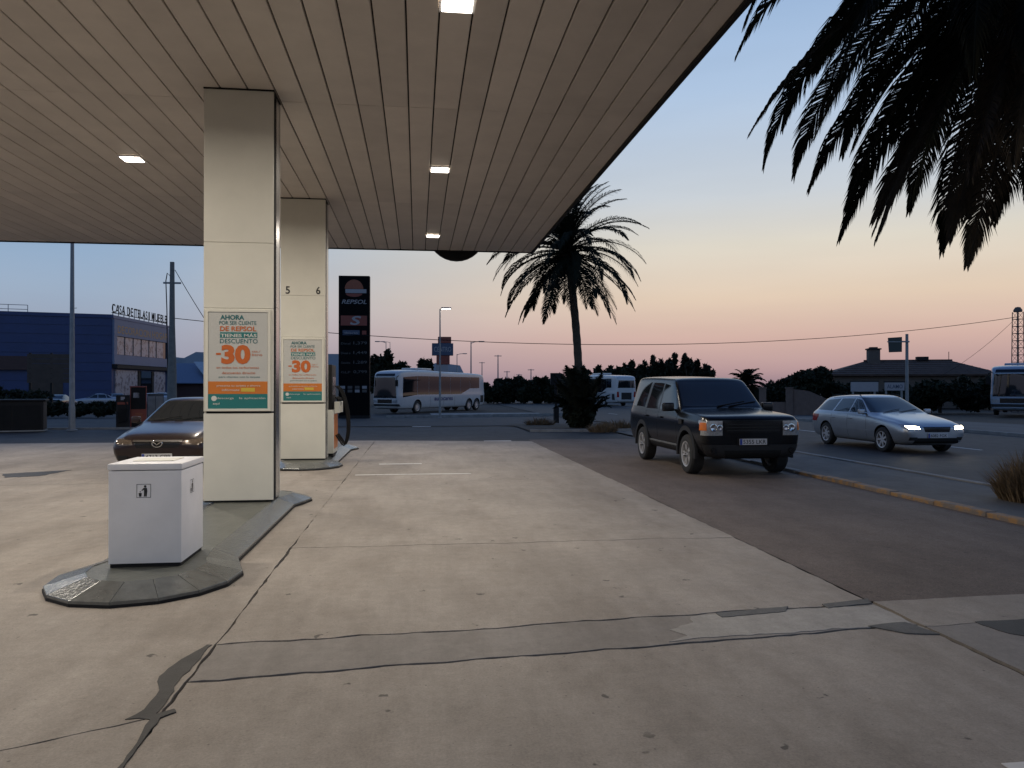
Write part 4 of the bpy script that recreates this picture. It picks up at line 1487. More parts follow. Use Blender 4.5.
street_lamp(72, 29.8, 205, 'grey lamp post rising past the canopy edge in front of the blue warehouse', -1, r0=.10)
street_lamp(440, 47, 309, 'lamp post with its lamp lit in front of the white coach', 1, lit=True, r0=.065, arm=.12)
street_lamp(471, 78, 342, 'unlit lamp post behind the tail of the white coach', 1, r0=.09)
street_lamp(457, 105, 354, 'small lamp post right of the distant sign tower', 1, r0=.08)
street_lamp(386, 95, 342, 'lamp post just right of the price totem', -1, r0=.07)
street_lamp(390, 120, 342, 'thin distant lamp post above the dark trees beside the totem', -1, r0=.06)
for px, d, ty, lb in ((498, 150, 355, 'bare distant mast above the hedge right of the coach'), (507, 170, 371, 'short distant post left of the palm'), (531, 165, 369, 'distant post nearest the palm trunk on its left'), (482, 190, 362, 'thin distant mast behind the tail of the coach'), (519, 180, 374, 'low distant post above the dark hedge')):
    b = base_at(px, d)
    tp_ = CAM_H + (387 - ty) * d / FPX - b.z
    t = tag(empty('distant_mast', b), lb, 'mast', 'distant masts')
    MB().lathe([(.001, 0), (.16, 0), (.09, tp_), (.001, tp_)], 8).build('pole', m_galv, t)
    MB().box(-.7, .7, -.08, .08, tp_ - .25, tp_ - .12).build('crossbar', m_galv, t)

# concrete utility pole at the left
ub = base_at(172, 46)
up_ = tag(empty('utility_pole', ub), 'thick concrete utility pole left of the nearer column', 'utility pole')
UT = CAM_H + (387 - 262) * 46 / FPX - ub.z
m_cpole = M('weathered concrete pole', (0.17, 0.165, 0.15), .85, var=.2, bump=.4)
MB().lathe([(.001, 0), (.30, 0), (.26, UT * .3), (.17, UT * .6), (.13, UT), (.001, UT)], 10).build('shaft', m_cpole, up_, smooth=True)
MB().tube([(-.2, 0, 1.0), (-.26, 0, UT * .35), (-.30, 0, UT * .70), (-.36, .0, UT * .88), (-.28, 0, UT * .93), (-.1, 0, UT * .91)], .03, 6).build('cable_loop', m_black, up_, smooth=True)
MB().box(-.5, .5, -.06, .06, UT - 1.3, UT - 1.2).build('crossarm', m_galv, up_)

# lattice mast at the right
lb_ = base_at(1018, 62)
lm = tag(empty('lattice_mast', lb_), 'slim lattice mast at the right edge carrying the overhead wire', 'mast')
LT = CAM_H + (387 - 312) * 62 / FPX - lb_.z
m_lat = M('rusty steel lattice', (0.10, 0.085, 0.075), .7, .3, var=.2)
a = MB()
for sx in (-1, 1):
    for sy in (-1, 1):
        MB().tube([(sx * .34, sy * .34, 0), (sx * .26, sy * .26, LT)], .035, 5).build('leg', m_lat, lm)
for k in range(14):
    z0 = LT * k / 14; z1 = LT * (k + 1) / 14
    w0 = .34 - .08 * k / 14; w1 = .34 - .08 * (k + 1) / 14
    br = MB()
    for (p, q) in (((-w0, -w0), (w0, -w0)), ((w0, -w0), (w0, w0)), ((w0, w0), (-w0, w0)), ((-w0, w0), (-w0, -w0))):
        br.tube([(p[0], p[1], z0), (q[0], q[1], z0)], .022, 4, cap=False)
        br.tube([(p[0], p[1], z0), (q[0] * w1 / w0, q[1] * w1 / w0, z1)], .016, 4, cap=False)
    o = br.build('bracing', m_lat, lm)
MB().lathe([(.001, LT), (.30, LT), (.32, LT + .15), (.18, LT + .38), (.001, LT + .42)], 10).build('cap', m_lat, lm, smooth=True)


def wire(name, p, q, sag, label, r=.018):
    n = 28
    pts = []
    for i in range(n + 1):
        u = i / n
        v = p.lerp(q, u)
        v.z -= sag * 4 * u * (1 - u)
        pts.append(v)
    mbx = MB().tube(pts, r, 5)
    return tag(mbx.build(name, m_black, None), label, 'wire', 'overhead wires')


wa = P(172, 318, 46)
wb_ = P(1017, 317, 62)
wire('overhead_wire', wa, wb_, 1.9, 'long overhead wire sagging across the sunset sky', .022)
wire('overhead_wire', P(175, 270, 46), P(262, 400, 43), 0.3, 'wire dropping steeply from the utility pole behind the nearer column', .02)
wire('overhead_wire', P(1012, 322, 62), P(902, 392, 70), 0.8, 'wire falling from the lattice mast towards the house roof', .014)

# dark road sign seen from behind, right
sb = base_at(907, 42)
rs_ = tag(empty('road_sign', sb), 'dark square road sign on a tall post above the silver estate', 'road sign')
sz = lambda y: CAM_H + (387 - y) * 42 / FPX - sb.z
m_green = M('dark green sign back', (0.018, 0.030, 0.028), .5, var=.1)
MB().lathe([(.001, 0), (.09, 0), (.075, sz(334)), (.001, sz(334))], 10).build('post', m_galv, rs_, smooth=True)
pn = MB().prism([(-1.13, -.06, sz(338)), (-.32, -.06, sz(337)), (-.33, -.06, sz(352)), (-1.07, -.06, sz(352.5))], (0, .05, 0)).build('panel', m_green, rs_, bevel=.008)
MB().box(-.4, .09, -.10, -.05, sz(342.5), sz(341)).build('bracket', m_galv, rs_)
MB().box(-1.20, -.30, -.09, -.062, sz(342.5), sz(341.5)).build('rail', m_galv, rs_)

# small dark sign box by the palm
sb2 = base_at(556, 37)
pb = tag(empty('post_sign', sb2), 'small dark sign box on a post left of the palm trunk', 'sign')
zz = lambda y: CAM_H + (387 - y) * 37 / FPX - sb2.z
MB().lathe([(.001, 0), (.075, 0), (.065, zz(384)), (.001, zz(384))], 10).build('post', m_dark, pb, smooth=True)
MB().box(-.27, .23, -.08, .08, zz(385), zz(373)).build('box', m_dark, pb, bevel=.015)
MB().box(-.11, .13, -.1, .1, 0, .75).build('bollard_base', m_dark, pb, bevel=.01)

# distant stacked advertising tower
ab = base_at(442, 88)
at_ = tag(empty('advert_tower', ab), 'stacked advertising tower of navy and red boxes above the coach roof', 'sign')
az = lambda y: CAM_H + (387 - y) * 88 / FPX - ab.z
ax = lambda x: (x - 442) * 88 / FPX
for (x0, x1, y0, y1, mm, d) in ((438, 451, 337, 343.3, m_sign_red, .5), (432, 453, 343.5, 355.5, m_sign_blu, .6), (436.5, 449.5, 355.7, 364.5, m_sign_red, .5), (436, 448, 364.7, 374.5, m_sign_wht, .45), (430, 454, 374.7, 383, m_sign_blu, .5)):
    MB().box(ax(x0), ax(x1), -d, d, az(y1), az(y0)).build('box', mm, at_, bevel=.02)
mbx = MB(); text(mbx, 'CENTRO', ax(434), ax(451), az(352), az(347), lambda a_, b_: (a_, -.604, b_), .01)
mbx.build('lettering', m_sign_wht, at_, fixn=False)
for x_ in (437, 447):
    MB().box(ax(x_) - .15, ax(x_) + .15, -.2, .2, 0, az(383.2)).build('leg', m_dark, at_)

# two white boards in front of the house
for (x0, x1, y0, y1, lb, s) in ((850, 879, 382, 391.5, 'larger white signboard left of the road sign post', None), (884, 905, 382.5, 390.5, 'small lettered white signboard beside the road sign post', 'ALAMO')):
    cb = base_at((x0 + x1) / 2, 50)
    bo = tag(empty('signboard', cb), lb, 'signboard', 'white boards by the house')
    z0, z1 = [CAM_H + (387 - y) * 50 / FPX - cb.z for y in (y1, y0)]
    w2 = (x1 - x0) / 2 * 50 / FPX
    MB().box(-w2, w2, -.03, .03, z0, z1).build('panel', m_sign_wht, bo)
    MB().box(-w2 - .05, w2 + .05, -.02, .04, z1, z1 + .08).build('frame', m_dark, bo)
    for s_ in (-1, 1):
        MB().box(s_ * w2 * .8 - .05, s_ * w2 * .8 + .05, .03, .12, 0, z1).build('leg', m_galv, bo)
    if s:
        mbx = MB(); text(mbx, s, -w2 * .8, w2 * .8, z0 + .13, z1 - .13, lambda a_, b_: (a_, -.034, b_), .01)
        mbx.build('lettering', m_sign_blu, bo, fixn=False)

# ---- forecourt equipment at the left
def cabinet(px0, px1, ytop, depth, mats, name, label, cat, panel=None, dpt=.5):
    b = base_at((px0 + px1) / 2, depth)
    t = tag(empty(name, b, R(18)), label, cat)
    w2 = (px1 - px0) / 2 * depth / FPX
    h = CAM_H + (387 - ytop) * depth / FPX - b.z
    MB().box(-w2, w2, -dpt / 2, dpt / 2, 0.05, h).build('housing', mats[0], t, bevel=.02)
    MB().box(-w2 - .03, w2 + .03, -dpt / 2 - .03, dpt / 2 + .03, 0, .05).build('plinth', m_kerb_g, t)
    for (u0, u1, v0, v1, mm) in panel or ():
        MB().box(-w2 + u0 * 2 * w2, -w2 + u1 * 2 * w2, -dpt / 2 - .012, -dpt / 2 - .001, h * v0, h * v1).build('panel', mm, t)
    return t


t = cabinet(117, 129, 395, 31.5, (m_dark,), 'air_pump', 'dark air and water post with a red band by the verge', 'air pump', [(.1, .9, .72, .79, m_sign_red), (.35, .65, .85, .95, m_sign_wht), (.15, .85, .2, .6, m_black)])
MB().tube([(.05, -.3, 1.2), (.2, -.36, .8), (.1, -.38, .3), (-.15, -.36, .25), (-.2, -.3, .7)], .025, 6).build('hose', m_black, t, smooth=True)
t = cabinet(131, 146, 386, 32.0, (m_sign_red,), 'vacuum_machine', 'dark red and black vacuum machine left of the maroon saloon', 'machine', [(.06, .94, .45, .97, m_black), (.2, .55, .72, .84, m_sign_wht), (.3, .75, .18, .36, m_sign_org), (.1, .9, .03, .14, m_black)])
t = cabinet(148, 163, 393.5, 33.5, (m_walk,), 'utility_cabinet', 'grey utility cabinet behind the maroon saloon', 'cabinet', [(.05, .48, .1, .92, m_kerb_g), (.52, .95, .1, .92, m_kerb_g)])
t = cabinet(-12, 41, 401, 29.2, (m_dark,), 'refuse_container', 'black refuse container at the left edge of the forecourt', 'container', [(.04, .49, .08, .86, m_black), (.51, .96, .08, .86, m_black)], dpt=1.1)
MB().box(-1.08, 1.08, -.60, .60, CAM_H + (387 - 401) * 29.2 / FPX + .01, CAM_H + (387 - 401) * 29.2 / FPX + .09).build('lid', m_dark, t, bevel=.02)

# ================================================================== BUILDINGS
m_bblue = M('blue corrugated cladding', (0.020, 0.040, 0.125), .5, var=.12, scale=.6)
m_bgrey = M('blue grey panel', (0.13, 0.16, 0.25), .5, var=.08, scale=.6)
m_bshop = M('patterned shop window film', (0.42, 0.36, 0.36), .25, var=0, col2=(0.16, 0.12, 0.13), scale=1.6, thr=.56)
m_borg = M('dull orange letters', (0.40, 0.22, 0.08), .5, var=.1)
m_brown = M('brown boards', (0.055, 0.038, 0.028), .7, var=.2, scale=1.5)
m_redbrown = M('dark red brown awning', (0.050, 0.022, 0.020), .6, var=.2)

# the warehouse corner stands about 100 m out; its sign front runs away from the camera
cA = cam_xy(-52.0, 100.0)
cB = cam_xy(-52.7, 118.0)
cC = cam_xy(-78.0, 89.5)
wz0 = gz(100)
WH = CAM_H + (387 - 316) * 100 / FPX - wz0
whs = tag(empty('warehouse', (cA.x, cA.y, wz0)), 'dark blue two storey warehouse shop with rooftop letters at the far left', 'building')
eF = (cB - cA); LF = eF.length; eF = eF / LF          # along the sign front
eL = (cC - cA); LL = eL.length; eL = eL / LL          # along the long blue wall
nF = Vector((eF.y, -eF.x))                            # outward from the sign front (towards the road)
if nF.dot(eL) > 0: nF = -nF
nL = Vector((eL.y, -eL.x))
if nL.dot(eF) > 0: nL = -nL


def on(e, n, s0, s1, z0, z1, o0, o1):
    """box on a wall: s along, z up, o outward"""
    def p(s, o, z):
        v = e * s + n * o
        return (v.x, v.y, z)
    mbx = MB()
    mbx.add([p(s0, o0, z0), p(s1, o0, z0), p(s1, o1, z0), p(s0, o1, z0), p(s0, o0, z1), p(s1, o0, z1), p(s1, o1, z1), p(s0, o1, z1)],
            [(0, 3, 2, 1), (4, 5, 6, 7), (0, 1, 5, 4), (1, 2, 6, 5), (2, 3, 7, 6), (3, 0, 4, 7)])
    return mbx


far = eL * LL + eF * LF
MB().prism([(0, 0, 0), (eF.x * LF, eF.y * LF, 0), (far.x, far.y, 0), (eL.x * LL, eL.y * LL, 0)], (0, 0, WH)).build('wall', m_bblue, whs)
# ribs of the long wall
for k in range(9):
    z = .5 + k * (WH - .6) / 9
    on(eL, nL, 0.05, LL, z, z + .12, 0.0, .06).build('wall_rib', m_bblue, whs)
on(eL, nL, -.2, LL, WH - .25, WH + .2, -.2, .12).build('parapet', m_bblue, whs)
on(eF, nF, -.1, LF + .1, WH - .25, WH + .16, -.2, .10).build('parapet', m_bgrey, whs)
on(eF, nF, 0.1, LF, 5.05, 6.3, 0, .30).build('facade_band', m_bgrey, whs)
fb = on(eF, nF, 0.1, LF, 8.75, WH - .35, 0, .30).build('facade_band', m_bgrey, whs)
on(eF, nF, 0.1, .9, 6.3, 8.75, 0, .28).build('facade_pier', m_bgrey, whs)
on(eF, nF, LF - .8, LF, 0, 8.75, 0, .28).build('facade_pier', m_bgrey, whs)
for k in range(6):
    s0 = .9 + k * (LF - 3.0) / 6
    w = on(eF, nF, s0 + .05, s0 + (LF - 3.0) / 6 - .05, 6.35, 8.7, 0, .10).build('window', m_bshop, whs)
    on(eF, nF, s0 - .05, s0 + .05, 6.3, 8.75, 0, .16).build('mullion', m_dark, w)
on(eF, nF, LF - 2.1, LF - .8, 6.3, 8.75, 0, .08).build('window', m_glass, whs)
for (s0, s1, mm) in ((.8, 7.2, m_bshop), (7.5, 8.2, m_dark), (8.4, 11.6, m_glass), (11.9, 12.5, m_dark), (12.7, 16.6, m_bshop)):
    on(eF, nF, s0, s1, .4, 4.3, 0, .14).build('shop_window', mm, whs)
on(eF, nF, 0.1, LF, 4.5, 4.95, 0, .7).build('awning', m_dark, whs)


def fl(sx, z, off):
    v = eF * sx + nF * off
    return (v.x, v.y, z)


mbx = MB(); text(mbx, 'DECORACION HOGAR', 1.0, LF - 1.0, 9.1, 10.15, lambda a_, b_: fl(a_, b_, .31), .012)
mbx.build('lettering', m_borg, fb, fixn=False)
mbx = MB(); text(mbx, 'CASA DE TELAS I MUEBLE', 0.0, LF - .6, WH + .45, WH + 1.65, lambda a_, b_: fl(a_, b_, .0), .02)
mbx.build('roof_letters', m_dark, whs, fixn=False)
lr = MB()
for k in range(12):
    s0 = .3 + k * (LF - 1) / 11
    v = eF * s0
    lr.tube([(v.x, v.y, WH), (v.x, v.y, WH + 1.6)], .05, 4)
v2 = eF * (LF - .6)
lr.tube([(0, 0, WH + .45), (v2.x, v2.y, WH + .45)], .05, 4)
lr.build('letter_frame', m_dark, whs)
# details on the long wall
on(eL, nL, 9.2, 15.8, 4.2, 5.9, 0.02, .5).build('awning', m_redbrown, whs)
on(eL, nL, 5.5, 9.0, .2, 4.9, 0.02, .12).build('loading_door', m_brown, whs)
on(eL, nL, 17.5, 19.5, .2, 3.8, 0.02, .10).build('loading_door', m_dark, whs)
on(eL, nL, 19.9, 20.5, 2.2, 3.2, 0.07, .14).build('notice', m_sign_wht, whs)
rl = MB()
for k in range(9):
    s0 = 9.5 + k * 2.1
    v = eL * s0 - nL * .6
    rl.tube([(v.x, v.y, WH), (v.x, v.y, WH + 1.1)], .045, 4)
for z in (.55, 1.1):
    v0 = eL * 9.5 - nL * .6; v1 = eL * (9.5 + 16.8) - nL * .6
    rl.tube([(v0.x, v0.y, WH + z), (v1.x, v1.y, WH + z)], .035, 4)
rl.build('roof_railing', m_galv, whs)
v = eL * 5.0 - nL * 2
MB().tube([(v.x, v.y, WH), (v.x, v.y, WH + 1.0), (v.x + .8, v.y, WH + 1.05)], .04, 5).build('antenna', m_dark, whs)

# hoarding in front of the warehouse
hb = base_at(51, 62)
ho = tag(empty('hoarding', hb, R(6)), 'brown wooden hoarding in front of the blue warehouse', 'billboard')
hz = lambda y: CAM_H + (387 - y) * 62 / FPX - hb.z
hw = 1.72
for k in range(6):
    z0 = hz(383) + k * (hz(354) - hz(383)) / 6
    MB().box(-hw, hw, -.04, .04, z0 + .01, z0 + (hz(354) - hz(383)) / 6 - .01).build('board', m_brown, ho)
for s_ in (-1, 0, 1):
    MB().box(s_ * hw * .9 - .08, s_ * hw * .9 + .08, .045, .2, 0, hz(353)).build('post', m_dark, ho)

# pale roofed shed behind the utility pole
sA = cam_xy(-56.5, 130); shb = (sA.x, sA.y, gz(130))
sh = tag(empty('shed', shb, R(2)), 'low shed with a pale metal roof behind the utility pole', 'building')
m_roofp = M('pale corrugated roof', (0.42, 0.45, 0.47), .45, .2, var=.1, scale=1, bump=.2)
m_roofb = M('blue metal roof', (0.09, 0.13, 0.21), .5, .2, var=.1)
MB().box(-6, 24, 0, 16, 0, 2.6).build('wall', m_redbrown, sh)
MB().prism([(-6.6, -.8, 2.6), (-6.6, 16.6, 2.6), (-6.6, 16.6, 2.75), (-6.6, 8, 6.3), (-6.6, -.8, 2.75)], (31, 0, 0)).build('roof', m_roofb, sh)
MB().prism([(1.2, 6.0, 6.4), (24, 6.0, 6.4), (24, .4, 3.5), (4.5, .4, 3.5)], (0, -.05, .12)).build('roof_sheet', m_roofp, sh)

# ---- house behind the garden wall at the right
hbp = base_at(901, 78)
hs = tag(empty('house', hbp, -R(20)), 'low house with a hipped tile roof and chimney beyond the road', 'house')
m_wallh = M('grey brown render', (0.10, 0.080, 0.068), .85, var=.12, bump=.2)
m_tile = M('dark clay tiles', (0.085, 0.058, 0.048), .9, var=.25, scale=2, bump=.4)
hzz = lambda y: CAM_H + (387 - y) * 78 / FPX - hbp.z
RZ = hzz(361)
EZ = hzz(376)
MB().box(-7.0, 7.2, -3.6, 3.6, 0, EZ + .05).build('wall', m_wallh, hs)
rf = MB()
rf.add([(-7.9, -4.2, EZ - .02), (8.0, -4.2, EZ - .02), (8.0, 4.2, EZ - .02), (-7.9, 4.2, EZ - .02), (-3.4, 0, RZ), (4.6, 0, RZ),
        (-7.9, -4.2, EZ + .10), (8.0, -4.2, EZ + .10), (8.0, 4.2, EZ + .10), (-7.9, 4.2, EZ + .10)],
       [(0, 3, 2, 1), (0, 1, 7, 6), (1, 2, 8, 7), (2, 3, 9, 8), (3, 0, 6, 9), (6, 7, 5, 4), (7, 8, 5), (8, 9, 4, 5), (9, 6, 4)])
rfo = rf.build('roof', m_tile, hs)
for k in range(7):     # tile courses on the street side and ridge tiles
    u0 = k / 7; 
    y0 = -4.2 + 4.2 * u0; z0 = EZ + .10 + (RZ - EZ - .10) * u0
    xa = -7.9 + 4.5 * u0; xb = 8.0 - 3.4 * u0
    MB().box(xa + .1, xb - .1, y0 - .03, y0 + .05, z0 - .01, z0 + .06).build('tile_course', m_tile, rfo)
MB().tube([(-3.5, 0, RZ + .03), (4.7, 0, RZ + .03)], .12, 6).build('ridge_tiles', m_tile, rfo)
ch = MB().box(-3.2, -2.1, -.75, .25, RZ - .9, RZ + 1.15).build('chimney', m_wallh, rfo, bevel=.02)
MB().box(-3.3, -2.0, -.85, .35, RZ + 1.15, RZ + 1.28).build('chimney_cap', m_dark, ch)
MB().box(-3.0, -2.3, -.6, .1, RZ + 1.28, RZ + 1.42).build('chimney_pot', m_tile, ch)
MB().box(1.4, 2.5, -.3, .3, RZ, RZ + .42).build('roof_vent', m_dark, rfo, bevel=.05)
MB().tube([(4.4, 0, RZ), (4.4, 0, RZ + .9)], .03, 4).build('antenna', m_dark, rfo)
for x0 in (-5.2, -1.4, 2.6, 5.4):
    w = MB().box(x0, x0 + 1.1, -3.64, -3.605, 1.0, 2.1).build('window', m_glass, hs)
    MB().box(x0 - .08, x0 + 1.18, -3.72, -3.61, .90, .99).build('sill', m_kerb_g, w)

# garden wall with gate piers
gw = base_at(776, 55)
gwt = tag(empty('garden_wall', gw, -R(26)), 'brown rendered garden wall with square piers left of the round tree', 'wall')
m_gw = M('brown pink render', (0.15, 0.105, 0.085), .9, var=.15, bump=.3)
gzz = lambda y: CAM_H + (387 - y) * 55 / FPX - gw.z
MB().box(-.9, 4.0, -.12, .12, 0, gzz(402)).build('low_wall', m_gw, gwt)
for x0 in (-1.15, .65):
    p_ = MB().box(x0, x0 + .48, -.24, .24, 0, gzz(388.5)).build('pier', m_gw, gwt, bevel=.01)
    MB().box(x0 - .05, x0 + .53, -.29, .29, gzz(388.5), gzz(388.5) + .09).build('pier_cap', m_gw, p_)
MB().prism([(1.15, -.11, gzz(402.3)), (3.9, -.11, gzz(402.3)), (2.2, -.11, gzz(391)), (1.15, -.11, gzz(389))], (0, .22, 0)).build('raked_wall', m_gw, gwt)

# ---- far hills
hl = MB()
nn_ = 60
prof = []
for i in range(nn_ + 1):
    px = -260 + i * 12
    yv = 366 - 14 * math.exp(-((px - 195) / 38) ** 2) - 10 * math.exp(-((px - 330) / 30) ** 2) - 12 * math.exp(-((px + 40) / 90) ** 2) + 4 * math.sin(px * .11) + 2 * math.sin(px * .31)
    prof.append((px, yv))
vs = []
for px, yv in prof:
    a_ = P(px, yv, 2600); b_ = P(px, 387, 2100); c_ = P(px, 387, 3200)
    m1 = P(px + 4 * math.sin(px), (yv * .55 + 387 * .45) + 2 * math.sin(px * .23), 2350)
    vs += [(b_.x, b_.y, -2), tuple(m1), tuple(a_), (c_.x, c_.y, -2)]
hl.add(vs, [(i * 4 + k, (i + 1) * 4 + k, (i + 1) * 4 + k + 1, i * 4 + k + 1) for i in range(nn_) for k in range(3)])
m_hill = M('hazy scrub hillside', (0.13, 0.15, 0.17), .9, var=.15, scale=.004)
tag(hl.build('hills', m_hill, None, smooth='all'), kind='structure')

# ---- parked cars by the warehouse
proto = make_car('parked_car', (0, 0, 0), 0, paint('dark grey car paint', (0.02, 0.022, 0.026), .4, .3), detail=False)
m_cols = [None, paint('blue grey car paint', (0.10, 0.13, 0.19), .4), paint('pale silver car paint', (0.34, 0.36, 0.40), .4), paint('white car paint', (0.5, 0.5, 0.52), 0)]
cars = [(60, 70, 95, 0, 'dark car parked behind the lamp post near the hoarding'), (96, 80, 200, 2, 'silver car parked below the corner of the blue warehouse'), (116, 84, 120, 1, 'blue grey car parked in front of the warehouse shop windows'),
        (151, 86, 118, 3, 'white car parked left of the utility pole, nearer of two'), (161, 93, 118, 2, 'pale car parked close against the utility pole')]
for i, (px, d, a_, k, lb) in enumerate(cars):
    o = proto if i == 0 else copy_tree(proto)
    b = base_at(px, d)
    o.location = (b.x, b.y, b.z - .05)
    o.rotation_euler = (0, 0, R(a_))
    tag(o, lb, 'car', 'cars parked by the warehouse')
    if k:
        for c in o.children:
            if c.name.startswith('body'):
                c.data = c.data.copy(); c.data.materials[0] = m_cols[k]


# ================================================================== VEGETATION
import numpy as np
m_frond = M('dark palm frond', (0.012, 0.014, 0.008), .7, var=.3, spec=.12, scale=3)
m_frond_dry = M('dry palm frond', (0.045, 0.034, 0.02), .7, var=.3, scale=3)
m_trunk = M('palm trunk fibre', (0.060, 0.046, 0.034), .9, var=.35, scale=7, bump=.8, bscale=14)
m_bark = M('tree bark', (0.06, 0.048, 0.038), .9, var=.3, bump=.6, bscale=20)
m_leaf = M('dark evergreen leaves', (0.015, 0.019, 0.010), .75, var=.45, scale=1.2, spec=.2)
m_leaf2 = M('dusty green leaves', (0.044, 0.050, 0.028), .6, var=.45, scale=1.2)
m_dry = M('dry straw grass', (0.17, 0.115, 0.062), .8, var=.4, scale=5)


def frond_mesh(L, e0, droop, seed, nl=62, ll=.42, wid=.030, mat=None, limp=.45):
    """one pinnate palm leaf: arching midrib with two ranks of folded leaflets"""
    rnd = random.Random(seed)
    pts = []; tan = []
    n = 26
    p = Vector((0, 0, 0))
    side = rnd.uniform(-.12, .12)
    for i in range(n + 1):
        s = i / n
        th = e0 - droop * (s ** 1.25)
        d = Vector((math.cos(th), side * s, math.sin(th))).normalized()
        pts.append(p.copy()); tan.append(d)
        p = p + d * (L / n)
    mb_ = MB()
    mb_.tube(pts, [.035 * (1 - .9 * i / n) + .003 for i in range(n + 1)], 5)

    def at(s):
        f = s * n; i = min(n - 1, int(f)); u = f - i
        return pts[i].lerp(pts[i + 1], u), tan[i].lerp(tan[i + 1], u).normalized()
    for k in range(nl):
        s = .10 + .90 * (k + rnd.uniform(-.3, .3)) / nl
        s = min(.995, max(.08, s))
        q, t = at(s)
        sd = Vector((0, 1, 0))
        up = sd.cross(t).normalized() * -1
        if up.z < 0 and abs(t.z) < .98: up = -up
        for sg in (-1, 1):
            fwd = .55 + .75 * s + (2.2 * (s - .8) / .2 if s > .8 else 0) + rnd.uniform(-.15, .15)
            l_ = ll * (0.35 + .95 * math.sin(math.pi * min(1, .12 + .80 * s)) ** .8) * rnd.uniform(.82, 1.12) * (1.0 if s < .82 else 1.0 - 2.9 * (s - .82))
            d = (sd * sg * 1.0 + t * fwd + up * rnd.uniform(.10, .38)).normalized()
            mid = q + d * l_ * .5
            d2 = (d + Vector((0, 0, -limp - .3 * rnd.random()))).normalized()
            tip = mid + d2 * l_ * .5
            nrm_ = d.cross(up).normalized()
            w = wid * rnd.uniform(.8, 1.2)
            fold = up * w * .35
            mb_.add([q - nrm_ * w * .35, q + nrm_ * w * .35, mid + nrm_ * w * .5 - fold, mid - nrm_ * w * .5 + fold, tip], [(0, 1, 2, 3), (3, 2, 4)])
    me = mb_.mesh('frond')
    me.materials.append(mat or m_frond)
    return me


def palm(name, base, height, crown_r, nfr, seed, label, lean=(0, 0), nl=62, ll=.42, wid=.03, tr=.20, low=9, expo=.74, d0=58, d1=38, limp=.45):
    t = tag(empty(name, base), label, 'palm tree', 'palm trees')
    rnd = random.Random(seed)
    pts = []; rad = []
    m = 26
    for i in range(m + 1):
        s = i / m
        pts.append((lean[0] * s * s, lean[1] * s * s, height * s))
        ring = .035 if i % 2 else 0
        rad.append(tr * (1.45 - .55 * min(1, s * 5) - .12 * s) + ring * tr * 2 + (tr * .35 * max(0, (s - .86) / .14)))
    MB().tube(pts, rad, 14).build('trunk', m_trunk, t, smooth='all')
    top = Vector((lean[0], lean[1], height))
    # old leaf bases below the crown
    lbm = MB()
    for k in range(70):
        a = k * 2.39996; z = height - .9 * (k / 70) ** .8
        c = Vector((lean[0], lean[1], z)); d = Vector((math.cos(a), math.sin(a), .9)).normalized()
        r0 = tr * 1.0
        q = c + Vector((math.cos(a), math.sin(a), 0)) * r0
        lbm.tube([q - d * .06, q + d * (.20 + .12 * rnd.random())], [.07, .025], 5)
    lbm.build('leaf_bases', m_trunk, t)
    classes = []
    for c in range(9):
        e = R(80 - c * 16.5)
        dr = R(d0 + d1 * math.sin(math.pi * min(1, c / 7))) if c < 6 else R(46 - 14 * (c - 6))
        L = crown_r * (1.02 + .16 * math.sin(math.pi * c / 8))
        for v in range(2):
            classes.append(frond_mesh(L * (1 - .08 * v), e, dr, seed * 100 + c * 2 + v, nl, ll, wid, m_frond if c < 8 else m_frond_dry, limp))
    for k in range(nfr):
        u = (k + .5) / nfr
        c = min(8, int(u ** expo * low))
        o = obj('frond', classes[c * 2 + k % 2], t, top + Vector((0, 0, .25 - .5 * u)))
        o.rotation_euler = (rnd.uniform(-.12, .12), rnd.uniform(-.10, .10), k * 2.39996 + rnd.uniform(-.2, .2))
    return t


# palm at the end of the forecourt
pb_ = base_at(580, 31.5)
palm('palm_tree', pb_, CAM_H + (387 - 252) * 31.5 / FPX - pb_.z, 3.2, 78, 11, 'tall date palm standing beyond the end of the forecourt', lean=(-.52, 0), nl=56, ll=.42, wid=.034, tr=.185, low=7.9, expo=.95, d0=54, d1=30)
# palm overhead at the right; its trunk stands just outside the picture
pn_ = P(1110, 387, 8.9)
palm('palm_tree', (pn_.x, pn_.y, -.02), 7.05, 3.8, 104, 23, 'large palm hanging its fronds into the top right corner', lean=(-.62, .0), nl=185, ll=.44, wid=.018, limp=.85, d0=54, d1=34, tr=.26)


